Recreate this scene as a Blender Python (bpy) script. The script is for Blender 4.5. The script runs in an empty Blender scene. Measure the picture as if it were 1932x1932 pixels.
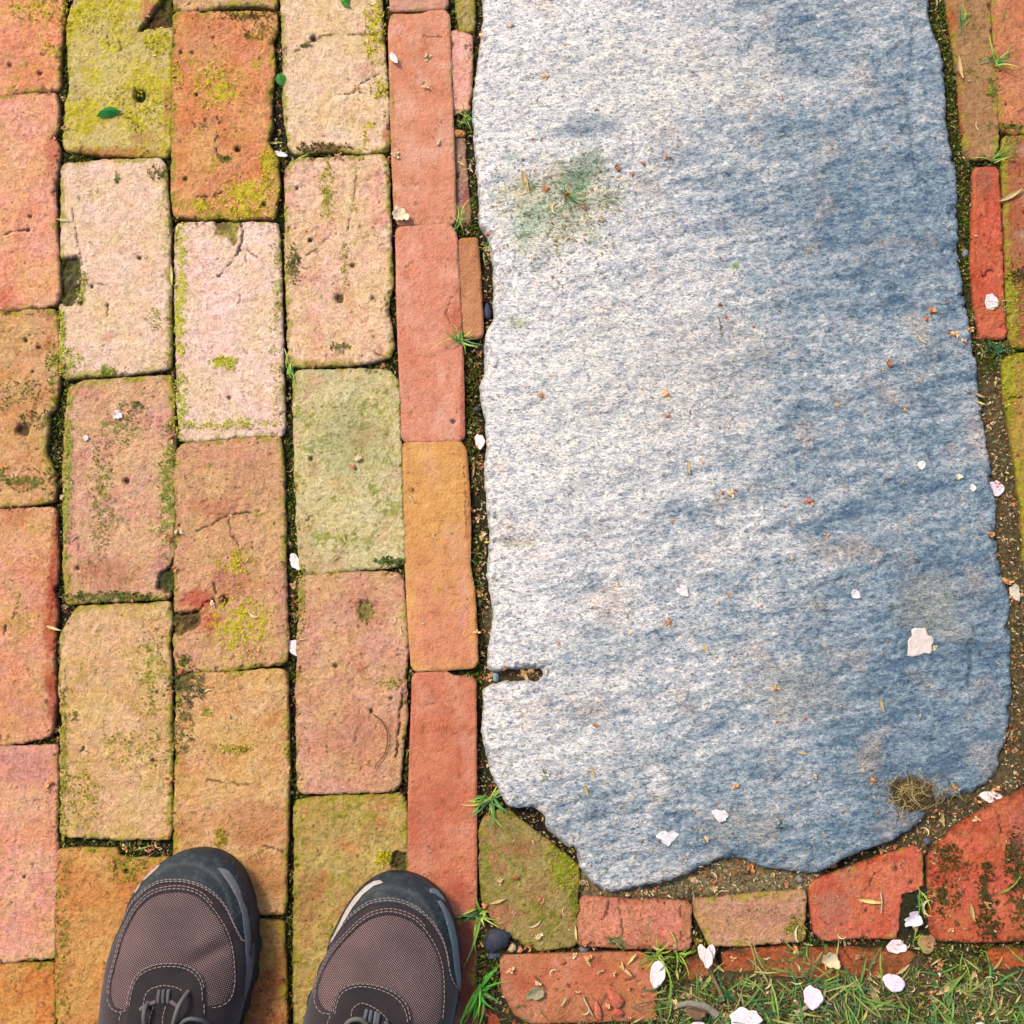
import bpy, math, random
import numpy as np
from mathutils import Vector

# ------------------------------------------------------------------ camera, light, exposure
S = bpy.context.scene
CAM_H = 1.30
TILT = math.radians(7.0)
TANH = 0.373                      # tan of half the field of view
CAM = np.array([0.0, -CAM_H * math.tan(TILT), CAM_H])
cd = bpy.data.cameras.new('camera')
cam = bpy.data.objects.new('camera', cd)
S.collection.objects.link(cam)
cam.location = CAM
cam.rotation_euler = (TILT, 0, 0)
cd.sensor_fit = 'HORIZONTAL'
cd.sensor_width = 36
cd.lens = 18 / TANH
cd.clip_start = 0.02
cd.clip_end = 400
S.camera = cam

SUN_EL, SUN_AZ = math.radians(52), math.radians(-52)     # azimuth from +y towards +x
w = bpy.data.worlds.new('World')
S.world = w
w.use_nodes = True
wn = w.node_tree
sky = wn.nodes.new('ShaderNodeTexSky')
sky.sky_type = 'NISHITA'
sky.sun_disc = False
sky.sun_elevation = SUN_EL
sky.sun_rotation = SUN_AZ
sky.dust_density = 3.0
bg = wn.nodes['Background']
bg.inputs['Strength'].default_value = 0.115
wn.links.new(sky.outputs[0], bg.inputs['Color'])
sd = bpy.data.lights.new('sun', 'SUN')
sd.energy = 1.5
sd.angle = math.radians(13)
sd.color = (1.0, 0.90, 0.76)
sun = bpy.data.objects.new('sun', sd)
S.collection.objects.link(sun)
sdir = Vector((math.sin(SUN_AZ) * math.cos(SUN_EL), math.cos(SUN_AZ) * math.cos(SUN_EL), math.sin(SUN_EL)))
sun.rotation_euler = sdir.to_track_quat('Z', 'Y').to_euler()
sun.location = sdir * 5
S.view_settings.view_transform = 'Standard'
S.view_settings.look = 'None'
S.view_settings.gamma = 1
S.view_settings.exposure = 1.15
S.view_settings.use_curve_mapping = False
S.render.engine = 'CYCLES'
S.cycles.max_bounces = 5
S.cycles.use_denoising = True

GAIN = np.array([1.68, 1.76, 2.02])     # what a level albedo-1 sheet shows under this light

rnd = random.Random(7)
NR = np.random.RandomState(11)

# ------------------------------------------------------------------ geometry of the view: photo pixel (1932 wide) -> point on a level plane
CT, ST = math.cos(TILT), math.sin(TILT)
def at(px, py, z=0.0):
    px = np.asarray(px, float); py = np.asarray(py, float)
    u = (px - 966) / 966 * TANH
    v = -(py - 966) / 966 * TANH
    dx = u; dy = v * CT + ST; dz = v * ST - CT
    t = (z - CAM[2]) / dz
    return np.stack([CAM[0] + dx * t, CAM[1] + dy * t], -1)
PX = 0.97 / 1932                     # metres per photo pixel, about

def lin(c):
    c = np.asarray(c, float) / 255
    return np.where(c <= 0.04045, c / 12.92, ((c + 0.055) / 1.055) ** 2.4)
def alb(*c):
    if len(c) == 1: c = c[0]
    return np.clip(lin(c) / GAIN, 0.003, 0.82)

# ------------------------------------------------------------------ numpy noise
_g = NR.rand(256, 256) * 2 * np.pi
_gx, _gy = np.cos(_g), np.sin(_g)
def perlin(x, y, seed=0):
    x = x + seed * 37.17; y = y + seed * 91.31
    xi = np.floor(x).astype(int); yi = np.floor(y).astype(int)
    xf = x - xi; yf = y - yi
    u = xf * xf * xf * (xf * (xf * 6 - 15) + 10)
    v = yf * yf * yf * (yf * (yf * 6 - 15) + 10)
    def g(i, j, fx, fy):
        a = (xi + i) & 255; b = (yi + j) & 255
        return _gx[a, b] * fx + _gy[a, b] * fy
    n00 = g(0, 0, xf, yf); n10 = g(1, 0, xf - 1, yf); n01 = g(0, 1, xf, yf - 1); n11 = g(1, 1, xf - 1, yf - 1)
    return (n00 * (1 - u) + n10 * u) * (1 - v) + (n01 * (1 - u) + n11 * u) * v
def fbm(x, y, scale, octv=4, seed=0, gain=0.5):
    """scale = feature size in metres; about -0.7..0.7"""
    r = 0; a = 1; f = 1 / scale; t = 0
    for k in range(octv):
        r = r + a * perlin(x * f, y * f, seed + k * 3.7); t += a; a *= gain; f *= 2.03
    return r / t * 1.4
def sstep(a, b, x):
    t = np.clip((x - a) / (b - a), 0, 1)
    return t * t * (3 - 2 * t)

# ------------------------------------------------------------------ polygons
def resample(P, step):
    P = np.asarray(P, float); out = []
    n = len(P)
    for i in range(n):
        a, b = P[i], P[(i + 1) % n]
        k = max(1, int(round(np.linalg.norm(b - a) / step)))
        for j in range(k): out.append(a + (b - a) * j / k)
    return np.array(out)
def smooth_poly(P, it=2):
    for _ in range(it):
        P = 0.25 * np.roll(P, 1, 0) + 0.5 * P + 0.25 * np.roll(P, -1, 0)
    return P
def rough_poly(P, amp, seed, step=0.003, it=2, fine=0.35, grow=0.0):
    P = smooth_poly(resample(P, step), it)
    t = np.roll(P, -1, 0) - np.roll(P, 1, 0)
    nrm = np.stack([t[:, 1], -t[:, 0]], 1) / (np.linalg.norm(t, axis=1)[:, None] + 1e-9)
    A_ = .5 * np.sum(P[:, 0] * np.roll(P[:, 1], -1) - np.roll(P[:, 0], -1) * P[:, 1])
    n = grow * np.sign(A_) + fbm(P[:, 0], P[:, 1], 0.022, 3, seed) * amp + fbm(P[:, 0], P[:, 1], 0.006, 2, seed + 9) * amp * fine
    return P + nrm * n[:, None]
def sdf(P, X):
    """signed distance (inside positive) and nearest boundary point"""
    A = np.asarray(P, float); B = np.roll(A, -1, 0)
    x, y = X[:, 0], X[:, 1]
    best = np.full(len(X), 1e9); cx = np.zeros(len(X)); cy = np.zeros(len(X)); ins = np.zeros(len(X), bool)
    for (ax, ay), (bx, by) in zip(A, B):
        ex, ey = bx - ax, by - ay
        L = ex * ex + ey * ey + 1e-18
        t = np.clip(((x - ax) * ex + (y - ay) * ey) / L, 0, 1)
        qx, qy = ax + t * ex, ay + t * ey
        d = (x - qx) ** 2 + (y - qy) ** 2
        m = d < best
        best[m] = d[m]; cx[m] = qx[m]; cy[m] = qy[m]
        if ay != by:
            c = ((ay > y) != (by > y)) & (x < (bx - ax) * (y - ay) / (by - ay) + ax)
            ins ^= c
    d = np.sqrt(best)
    return np.where(ins, d, -d), np.stack([cx, cy], 1)

def sdf_grid(P, lo, h, nx, ny, R):
    A = np.asarray(P, float); B = np.roll(A, -1, 0)
    gx = lo[0] + np.arange(nx) * h; gy = lo[1] + np.arange(ny) * h
    best = np.full((ny, nx), R * R); cx = np.zeros((ny, nx)); cy = np.zeros((ny, nx)); ins = np.zeros((ny, nx), bool)
    for (ax, ay), (bx, by) in zip(A, B):
        i0 = max(0, int((min(ax, bx) - R - lo[0]) / h)); i1 = min(nx, int((max(ax, bx) + R - lo[0]) / h) + 2)
        j0 = max(0, int((min(ay, by) - R - lo[1]) / h)); j1 = min(ny, int((max(ay, by) + R - lo[1]) / h) + 2)
        x = gx[None, i0:i1]; y = gy[j0:j1, None]; ex, ey = bx - ax, by - ay
        t = np.clip(((x - ax) * ex + (y - ay) * ey) / (ex * ex + ey * ey + 1e-18), 0, 1)
        qx = ax + t * ex; qy = ay + t * ey; d = (x - qx) ** 2 + (y - qy) ** 2
        sb = best[j0:j1, i0:i1]; m = d < sb
        sb[m] = d[m]; cx[j0:j1, i0:i1][m] = qx[m]; cy[j0:j1, i0:i1][m] = qy[m]
        if ay != by:
            jj = np.nonzero((ay > gy) != (by > gy))[0]
            if len(jj):
                xi = ex * (gy[jj] - ay) / ey + ax
                ins[jj] ^= gx[None, :] < xi[:, None]
    d = np.sqrt(best)
    return np.where(ins, d, -d).ravel(), np.stack([cx.ravel(), cy.ravel()], 1)

# ------------------------------------------------------------------ mesh makers
COL = S.collection
def link(name, me, mat, parent=None, smooth=True):
    if mat is not None: me.materials.append(mat)
    o = bpy.data.objects.new(name, me)
    COL.objects.link(o)
    if parent is not None: o.parent = parent
    if smooth: me.polygons.foreach_set('use_smooth', [True] * len(me.polygons))
    return o
def empty(name, loc=(0, 0, 0), rz=0):
    o = bpy.data.objects.new(name, None); COL.objects.link(o)
    o.location = loc; o.rotation_euler = (0, 0, rz); o.empty_display_size = 0.02
    return o
def tag(o, label=None, cat=None, group=None, kind=None):
    if label: o['label'] = label
    if cat: o['category'] = cat
    if group: o['group'] = group
    if kind: o['kind'] = kind
    return o
def mesh_np(name, V, quads, tris, C=None, extra=None):
    me = bpy.data.meshes.new(name)
    nq, nt = len(quads), len(tris)
    me.vertices.add(len(V)); me.vertices.foreach_set('co', np.asarray(V, np.float32).ravel())
    me.loops.add(nq * 4 + nt * 3)
    li = np.concatenate([np.asarray(quads, np.int32).ravel(), np.asarray(tris, np.int32).ravel()]).astype(np.int32)
    me.loops.foreach_set('vertex_index', li)
    me.polygons.add(nq + nt)
    st = np.concatenate([np.arange(nq) * 4, nq * 4 + np.arange(nt) * 3]).astype(np.int32)
    me.polygons.foreach_set('loop_start', st)
    me.update(calc_edges=True); me.validate()
    if C is not None and len(me.vertices) == len(V):
        a = me.color_attributes.new('Col', 'FLOAT_COLOR', 'POINT')
        cc = np.ones((len(V), 4), np.float32); cc[:, :3] = C
        a.data.foreach_set('color', cc.ravel())
    return me
def sheet(name, poly, h, hfun, mat, parent=None, bottom=-0.03, flare=0.0, wallcol=None, origin=None, thick=None):
    """Solid whose top is a height field over a polygon. hfun(X, d) -> z, colour"""
    lo = poly.min(0) - h; hi = poly.max(0) + h
    nx = int((hi[0] - lo[0]) / h) + 2; ny = int((hi[1] - lo[1]) / h) + 2
    gx, gy = np.meshgrid(lo[0] + np.arange(nx) * h, lo[1] + np.arange(ny) * h)
    X = np.stack([gx.ravel(), gy.ravel()], 1)
    d, cp = sdf_grid(poly, lo, h, nx, ny, 0.022)
    snap = np.abs(d) < 0.5 * h
    X[snap] = cp[snap]; d = np.where(snap, 0, d)
    ok = d >= 0
    idx = np.arange(nx * ny).reshape(ny, nx)
    q = np.stack([idx[:-1, :-1], idx[:-1, 1:], idx[1:, 1:], idx[1:, :-1]], -1).reshape(-1, 4)
    kq = ok[q]; s = kq.sum(1)
    quads = q[s == 4]
    t3 = q[s == 3]; k3 = kq[s == 3]
    tris = t3[k3].reshape(-1, 3) if len(t3) else np.zeros((0, 3), int)
    used = np.zeros(nx * ny, bool); used[quads.ravel()] = True; used[tris.ravel()] = True
    remap = -np.ones(nx * ny, int); remap[used] = np.arange(used.sum())
    X = X[used]; d = d[used]; quads = remap[quads]; tris = remap[tris]
    z, C = hfun(X, d)
    # boundary
    E = np.concatenate([np.stack([quads[:, i], quads[:, (i + 1) % 4]], 1) for i in range(4)] +
                       [np.stack([tris[:, i], tris[:, (i + 1) % 3]], 1) for i in range(3)])
    N = len(X)
    key = np.minimum(E[:, 0], E[:, 1]) * N + np.maximum(E[:, 0], E[:, 1])
    u, inv, cnt = np.unique(key, return_inverse=True, return_counts=True)
    B = E[cnt[inv] == 1]
    bv = np.unique(B)
    m1 = {int(v): N + i for i, v in enumerate(bv)}
    nb = len(bv)
    zb = z[bv]
    Xo = X[bv]
    bot = np.full(nb, bottom) if thick is None else zb - thick
    V = np.concatenate([np.column_stack([X, z]), np.column_stack([Xo, zb]), np.column_stack([Xo, bot])])
    f = np.array([m1[int(a)] for a in B[:, 0]]); g = np.array([m1[int(a)] for a in B[:, 1]])
    walls = np.stack([g, f, f + nb, g + nb], 1)
    wc = C[bv] if wallcol is None else np.tile(wallcol, (nb, 1))
    C2 = np.concatenate([C, wc, wc * 0.8])
    if origin is None: origin = np.array([*poly.mean(0), 0.0])
    me = mesh_np(name, V - origin, np.concatenate([quads, walls]), tris, C2)
    o = link(name, me, mat, parent)
    o.location = origin
    return o

class Acc:
    def __init__(s): s.v = []; s.f = []; s.c = []
    def add(s, V, F, C):
        b = len(s.v); s.v.extend([tuple(p) for p in V]); s.f.extend([tuple(b + i for i in f) for f in F])
        C = np.asarray(C, float)
        if C.ndim == 1: C = np.tile(C, (len(V), 1))
        s.c.extend([tuple(c) for c in C])
    def build(s, name, mat, parent=None, smooth=True, origin=(0, 0, 0)):
        me = bpy.data.meshes.new(name)
        V = np.array(s.v) - np.array(origin)
        me.from_pydata([tuple(p) for p in V], [], s.f)
        a = me.color_attributes.new('Col', 'FLOAT_COLOR', 'POINT')
        cc = np.ones((len(V), 4), np.float32); cc[:, :3] = np.array(s.c)
        a.data.foreach_set('color', cc.ravel())
        o = link(name, me, mat, parent, smooth); o.location = origin
        return o
def tube(acc, pts, r, col, n=6, r1=None):
    pts = [np.array(p, float) for p in pts]; m = len(pts); V = []; F = []
    r1 = r if r1 is None else r1
    for i, p in enumerate(pts):
        t = pts[min(i + 1, m - 1)] - pts[max(i - 1, 0)]; t = t / (np.linalg.norm(t) + 1e-9)
        a = np.cross(t, [0, 0, 1.0]); 
        if np.linalg.norm(a) < 1e-3: a = np.array([1.0, 0, 0])
        a /= np.linalg.norm(a); b = np.cross(a, t)
        rr = r + (r1 - r) * i / max(1, m - 1)
        for k in range(n):
            an = 2 * math.pi * k / n
            V.append(p + rr * (math.cos(an) * a + math.sin(an) * b))
    for i in range(m - 1):
        for k in range(n):
            F.append((i * n + k, i * n + (k + 1) % n, (i + 1) * n + (k + 1) % n, (i + 1) * n + k))
    F.append(tuple(range(n))); F.append(tuple((m - 1) * n + k for k in reversed(range(n))))
    acc.add(V, F, col)
def spline(pts, n=24):
    P = np.array(pts, float); m = len(P); out = []
    for i in range(m - 1):
        p0, p1, p2, p3 = P[max(i - 1, 0)], P[i], P[i + 1], P[min(i + 2, m - 1)]
        k = max(2, n // (m - 1))
        for j in range(k):
            t = j / k
            out.append(0.5 * ((2 * p1) + (-p0 + p2) * t + (2 * p0 - 5 * p1 + 4 * p2 - p3) * t * t + (-p0 + 3 * p1 - 3 * p2 + p3) * t ** 3))
    out.append(P[-1])
    return np.array(out)

# ------------------------------------------------------------------ materials
def newmat(name, rough=0.9, spec=0.3):
    m = bpy.data.materials.new(name); m.use_nodes = True
    nt = m.node_tree; b = nt.nodes['Principled BSDF']
    b.inputs['Roughness'].default_value = rough
    b.inputs['Specular IOR Level'].default_value = spec
    return m, nt, b
def node(nt, t, **k):
    n = nt.nodes.new(t)
    for a, v in k.items(): setattr(n, a, v)
    return n
def noise_n(nt, vec, scale, detail=4, rough=0.6):
    n = node(nt, 'ShaderNodeTexNoise'); n.inputs['Scale'].default_value = scale
    n.inputs['Detail'].default_value = detail; n.inputs['Roughness'].default_value = rough
    nt.links.new(vec, n.inputs['Vector']); return n
def ramp(nt, fac, stops):
    r = node(nt, 'ShaderNodeValToRGB'); e = r.color_ramp.elements
    while len(e) < len(stops): e.new(0.5)
    for el, (p, c) in zip(e, stops):
        el.position = p; el.color = (*c, 1) if len(c) == 3 else c
    nt.links.new(fac, r.inputs[0]); return r
def mixc(nt, fac, a, b, mode='MIX'):
    m = node(nt, 'ShaderNodeMix', data_type='RGBA', blend_type=mode)
    for s, v in ((0, fac), (6, a), (7, b)):
        if isinstance(v, (int, float)): m.inputs[s].default_value = v
        elif isinstance(v, tuple): m.inputs[s].default_value = (*v, 1)
        else: nt.links.new(v, m.inputs[s])
    return m.outputs[2]
def attr(nt):
    a = node(nt, 'ShaderNodeAttribute'); a.attribute_name = 'Col'; return a.outputs['Color']
def geo_pos(nt): return node(nt, 'ShaderNodeNewGeometry').outputs['Position']
def bump(nt, b, h, dist, strength=1.0, prev=None):
    n = node(nt, 'ShaderNodeBump'); n.inputs['Distance'].default_value = dist; n.inputs['Strength'].default_value = strength
    nt.links.new(h, n.inputs['Height'])
    if prev is not None: nt.links.new(prev, n.inputs['Normal'])
    if b is not None: nt.links.new(n.outputs[0], b.inputs['Normal'])
    return n.outputs[0]

def make_brick_mat():
    m, nt, b = newmat('brick_clay', 0.92, 0.15)
    p = geo_pos(nt)
    n1 = noise_n(nt, p, 420, 5, 0.7)
    n2 = noise_n(nt, p, 1300, 2, 0.6)
    n3 = noise_n(nt, p, 130, 4, 0.6)
    c = mixc(nt, 1.0, attr(nt), ramp(nt, n1.outputs[0], [(0.30, (0.62, 0.56, 0.48)), (0.46, (1.04, 1.04, 1.04)), (0.72, (1.34, 1.34, 1.34))]).outputs[0], 'MULTIPLY')
    c = mixc(nt, 1.0, c, ramp(nt, n3.outputs[0], [(0.3, (0.88, 0.84, 0.78)), (0.6, (1.14, 1.14, 1.14))]).outputs[0], 'MULTIPLY')
    v = node(nt, 'ShaderNodeTexVoronoi'); v.inputs['Scale'].default_value = 150; nt.links.new(p, v.inputs['Vector'])
    pit = ramp(nt, v.outputs['Distance'], [(0.05, (0.45, 0.42, 0.38)), (0.13, (1, 1, 1))])
    gate = ramp(nt, noise_n(nt, p, 55, 2, .5).outputs[0], [(.45, (0, 0, 0)), (.55, (1, 1, 1))]); c = mixc(nt, gate.outputs[0], c, mixc(nt, 1.0, c, pit.outputs[0], 'MULTIPLY'))
    nt.links.new(c, b.inputs['Base Color'])
    k = bump(nt, None, n3.outputs[0], 0.005)
    k = bump(nt, None, n1.outputs[0], 0.0018, 1, k)
    bump(nt, b, n2.outputs[0], 0.0008, 1, k)
    return m
def make_smooth_brick_mat():
    m, nt, b = newmat('pressed_brick_clay', 0.8, 0.25)
    p = geo_pos(nt)
    n1 = noise_n(nt, p, 600, 4, 0.6)
    n2 = noise_n(nt, p, 160, 5, 0.65)
    n3 = noise_n(nt, p, 28, 3, 0.5)
    c = mixc(nt, 1.0, attr(nt), ramp(nt, n1.outputs[0], [(0.3, (0.82, 0.8, 0.78)), (0.5, (1, 1, 1)), (0.72, (1.12, 1.12, 1.1))]).outputs[0], 'MULTIPLY')
    c = mixc(nt, 1.0, c, ramp(nt, n3.outputs[0], [(0.35, (0.93, 0.9, 0.88)), (0.65, (1.07, 1.1, 1.13))]).outputs[0], 'MULTIPLY')
    n4 = noise_n(nt, p, 75, 6, .72)
    c = mixc(nt, 1.0, c, ramp(nt, n4.outputs[0], [(.36, (.80, .74, .66)), (.46, (1, 1, 1)), (.6, (1.04, 1.06, 1.08)), (.74, (1.16, 1.24, 1.32))]).outputs[0], 'MULTIPLY')
    v = node(nt, 'ShaderNodeTexVoronoi'); v.inputs['Scale'].default_value = 170; nt.links.new(p, v.inputs['Vector'])
    g_ = ramp(nt, noise_n(nt, p, 60, 2, .5).outputs[0], [(.42, (0, 0, 0)), (.6, (.8, .8, .8))])
    c = mixc(nt, g_.outputs[0], c, mixc(nt, 1.0, c, ramp(nt, v.outputs['Distance'], [(.05, (.5, .42, .38)), (.12, (1, 1, 1))]).outputs[0], 'MULTIPLY'))
    nt.links.new(c, b.inputs['Base Color'])
    k = bump(nt, None, n2.outputs[0], 0.0026)
    bump(nt, b, n1.outputs[0], 0.0008, 1, k)
    return m
def make_stone_mat():
    m, nt, b = newmat('gneiss', 0.62, 0.4)
    p = geo_pos(nt)
    mp = node(nt, 'ShaderNodeMapping'); mp.inputs['Rotation'].default_value = (0, 0, math.radians(-17)); mp.inputs['Scale'].default_value = (0.45, 1.0, 1.0)
    nt.links.new(p, mp.inputs[0])
    n1 = noise_n(nt, mp.outputs[0], 430, 4, 0.75)
    n2 = noise_n(nt, mp.outputs[0], 1000, 3, 0.7)
    n3 = noise_n(nt, mp.outputs[0], 150, 5, 0.7)
    c = mixc(nt, 1.0, attr(nt), ramp(nt, n1.outputs[0], [(0.34, (0.58, 0.63, 0.67)), (0.45, (0.92, 0.94, 0.96)), (0.54, (1.07, 1.06, 1.04)), (0.68, (1.22, 1.20, 1.18))]).outputs[0], 'MULTIPLY')
    c = mixc(nt, 1.0, c, ramp(nt, n2.outputs[0], [(0.32, (0.5, 0.54, 0.6)), (0.5, (1, 1, 1)), (0.68, (1.3, 1.28, 1.25))]).outputs[0], 'MULTIPLY')
    c = mixc(nt, 1.0, c, ramp(nt, n3.outputs[0], [(0.40, (0.74, 0.79, 0.86)), (0.54, (1.08, 1.07, 1.06))]).outputs[0], 'MULTIPLY')
    mg = node(nt, 'ShaderNodeMapping'); mg.inputs['Rotation'].default_value = (0, 0, math.radians(-17)); mg.inputs['Scale'].default_value = (.62, 1, 1)
    wob = node(nt, 'ShaderNodeVectorMath', operation='MULTIPLY_ADD'); nz = noise_n(nt, p, 800, 2, .5)
    nt.links.new(nz.outputs['Color'], wob.inputs[0]); wob.inputs[1].default_value = (.0016,) * 3; nt.links.new(p, wob.inputs[2]); nt.links.new(wob.outputs[0], mg.inputs[0])
    for sc, st in ((620, [(.06, (.52, .57, .61)), (.16, (.86, .88, .90)), (.34, (1, 1, 1)), (.72, (1.03, 1.03, 1.02)), (.92, (1.16, 1.14, 1.12))]), (1150, [(.08, (.60, .64, .68)), (.22, (1, 1, 1)), (.85, (1.02, 1.02, 1.02)), (.95, (1.14, 1.13, 1.12))])):
        vo = node(nt, 'ShaderNodeTexVoronoi'); vo.inputs['Scale'].default_value = sc; nt.links.new(mg.outputs[0], vo.inputs['Vector'])
        sx = node(nt, 'ShaderNodeSeparateColor'); nt.links.new(vo.outputs['Color'], sx.inputs[0])
        c = mixc(nt, 1.0, c, ramp(nt, sx.outputs[0], st).outputs[0], 'MULTIPLY')
    nt.links.new(c, b.inputs['Base Color'])
    k = bump(nt, None, n3.outputs[0], 0.0022)
    k = bump(nt, None, n1.outputs[0], 0.0011, 1, k)
    bump(nt, b, n2.outputs[0], 0.0005, 1, k)
    return m
def make_soil_mat():
    m, nt, b = newmat('soil', 0.95, 0.2)
    p = geo_pos(nt)
    n1 = noise_n(nt, p, 330, 5, 0.75); n2 = noise_n(nt, p, 90, 4, 0.6)
    c = mixc(nt, 1.0, attr(nt), ramp(nt, n1.outputs[0], [(0.32, (0.35, 0.35, 0.32)), (0.52, (1, 1, 1)), (0.72, (1.9, 1.8, 1.6))]).outputs[0], 'MULTIPLY')
    nt.links.new(c, b.inputs['Base Color'])
    k = bump(nt, None, n2.outputs[0], 0.008)
    bump(nt, b, n1.outputs[0], 0.004, 1, k)
    return m
def make_veg_mat(name, rough=0.5, trans=0.25, spec=0.35, ns=500, var=0.25):
    m, nt, b = newmat(name, rough, spec)
    p = geo_pos(nt); n1 = noise_n(nt, p, ns, 3, 0.6)
    c = mixc(nt, 1.0, attr(nt), ramp(nt, n1.outputs[0], [(0.3, (1 - var,) * 3), (0.7, (1 + var,) * 3)]).outputs[0], 'MULTIPLY')
    nt.links.new(c, b.inputs['Base Color'])
    bump(nt, b, n1.outputs[0], 0.0008)
    t = node(nt, 'ShaderNodeBsdfTranslucent'); nt.links.new(c, t.inputs['Color'])
    mx = node(nt, 'ShaderNodeMixShader'); mx.inputs[0].default_value = trans
    nt.links.new(b.outputs[0], mx.inputs[1]); nt.links.new(t.outputs[0], mx.inputs[2])
    nt.links.new(mx.outputs[0], nt.nodes['Material Output'].inputs['Surface'])
    return m
M_BRICK = make_brick_mat(); M_SMOOTH = make_smooth_brick_mat(); M_STONE = make_stone_mat(); M_SOIL = make_soil_mat()
M_GRASS = make_veg_mat('grass_blade', 0.45, 0.3)
M_MOSS = make_veg_mat('moss_fibre', 0.9, 0.2, 0.1)
M_HUSK = make_veg_mat('bud_husk', 0.5, 0.15, 0.4, 700, 0.3)
M_PETAL = make_veg_mat('petal', 0.6, 0.15, 0.3, 300, 0.06)
M_DRY = make_veg_mat('dry_litter', 0.8, 0.1, 0.2, 600, 0.3)
M_PEBBLE = make_veg_mat('pebble', 0.7, 0.0, 0.4, 500, 0.25)

# ------------------------------------------------------------------ bricks
YEL = alb(212, 200, 52); GRN = alb(110, 122, 48); DGR = alb(58, 66, 34); DIRT = alb(60, 50, 36)
def features(X, z, C, feats, seed):
    for f in feats:
        k = f[0]
        if k == 'hole':                      # x, y, r(px), depth mm
            c = at(f[1], f[2]); r = f[3] * PX
            dx = X - c
            rr = np.hypot(dx[:, 0], dx[:, 1]) * (1 + 0.5 * fbm(X[:, 0], X[:, 1], 0.006, 2, seed + 5))
            mm = 1 - sstep(0.45 * r, 1.15 * r, rr)
            z = z - mm * f[4] * 0.001
            C = C + (DIRT * 0.7 - C) * (sstep(0.35, 0.9, mm) * 0.85)[:, None]
        elif k == 'chip':                    # polygon px, depth mm, colour
            P = rough_poly(at(*np.array(f[1]).T), 0.002, seed + 3, 0.003, 1)
            dd, _ = sdf(P, X)
            mm = sstep(-0.0010, 0.0012, dd + 0.004 * fbm(X[:, 0], X[:, 1], 0.007, 4, seed + 8, .65))
            z = z - mm * f[2] * 0.001 * (1 + 0.9 * fbm(X[:, 0], X[:, 1], 0.007, 4, seed + 2, .65))
            col = alb(f[3]); n = (1 + 1.1 * fbm(X[:, 0], X[:, 1], 0.006, 4, seed + 1, .7))[:, None]; n = n * np.where(fbm(X[:, 0], X[:, 1], .012, 3, seed + 3)[:, None] > .12, np.array([[.5, .45, .5]]), np.array([[1., 1., 1.]]))
            C = C + (col * n - C) * (mm * 0.92)[:, None]
        elif k == 'crack':                   # polyline px, width px, depth
            P = spline(np.array(f[1], float), 30); W = at(P[:, 0], P[:, 1])
            W = W + 0.0012 * np.stack([fbm(W[:, 0], W[:, 1], 0.008, 2, seed), fbm(W[:, 0], W[:, 1], 0.008, 2, seed + 4)], 1)
            W = W + 0.0022 * np.stack([fbm(W[:, 0], W[:, 1], 0.0035, 2, seed + 6), fbm(W[:, 0], W[:, 1], 0.0035, 2, seed + 7)], 1)
            best = np.full(len(X), 1e9); par = np.zeros(len(X))
            for q_, (a, b) in enumerate(zip(W[:-1], W[1:])):
                e = b - a; t = np.clip(((X - a) @ e) / (e @ e + 1e-12), 0, 1)
                q = X - a - t[:, None] * e; dd = np.hypot(q[:, 0], q[:, 1]); m_ = dd < best; best[m_] = dd[m_]; par[m_] = (q_ + t[m_]) / (len(W) - 1)
            wd = f[2] * PX * .62 * (0.4 + 0.7 * np.sqrt(np.clip(np.sin(np.pi * np.clip(par, .02, .98)), 0, 1))) * (1 + 1.1 * fbm(X[:, 0], X[:, 1], .005, 3, seed + 8))
            wd = np.clip(wd * .55, .0002, 1)
            hh = 0.00075; nr_ = best < hh
            if nr_.any():
                for q_, (a, b) in enumerate(zip(W[:-1], W[1:])):
                    mq = nr_ & ((par * (len(W) - 1)).astype(int) == q_)
                    if mq.any():
                        e = b - a; t = np.clip(((X[mq] - a) @ e) / (e @ e + 1e-12), 0, 1); X[mq] = a + t[:, None] * e
                best = np.where(nr_, 0, best)
            mm = (1 - sstep(0.5 * wd, wd + 0.0003, best)) * (.25 + .75 * sstep(-.16, .04, fbm(X[:, 0], X[:, 1], .006, 3, seed + 19)))
            z = z - mm * f[3] * 0.001
            col = alb(f[4]) if len(f) > 4 else DIRT * 0.6
            C = C + (col * 0.9 - C) * (mm * 0.72)[:, None]
        elif k in ('patch', 'moss'):         # x, y, rx, ry, colour, strength  (a stain / a growth with ragged edge)
            c = at(f[1], f[2]); rx, ry = f[3] * PX, f[4] * PX
            e = np.hypot((X[:, 0] - c[0]) / rx, (X[:, 1] - c[1]) / ry)
            if k == 'patch':
                mm = (1 - sstep(0.3, 1.25, e + 1.0 * fbm(X[:, 0], X[:, 1], 0.022, 5, seed + 6, .65))) * f[6] * .8
                C = C + (alb(f[5]) * (1 + 0.2 * fbm(X[:, 0], X[:, 1], 0.007, 3, seed))[:, None] - C) * mm[:, None]
            else:
                n = fbm(X[:, 0], X[:, 1], 0.009, 5, seed + 12, 0.72)
                mm = sstep(0.0, 0.16, f[6] * (1.15 - e) + n * 1.5 + .5 * fbm(X[:, 0], X[:, 1], 0.0035, 2, seed + 13) - 0.42)
                mm = mm * (e < 1.6)
                z = z + mm * 0.0006
                C = C + (alb(f[5]) * (1 + 0.5 * fbm(X[:, 0], X[:, 1], 0.004, 3, seed + 31))[:, None] - C) * (mm * 0.88)[:, None]
    return z, C
BRK = np.array([1.30, 1.28, 1.40])
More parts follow.
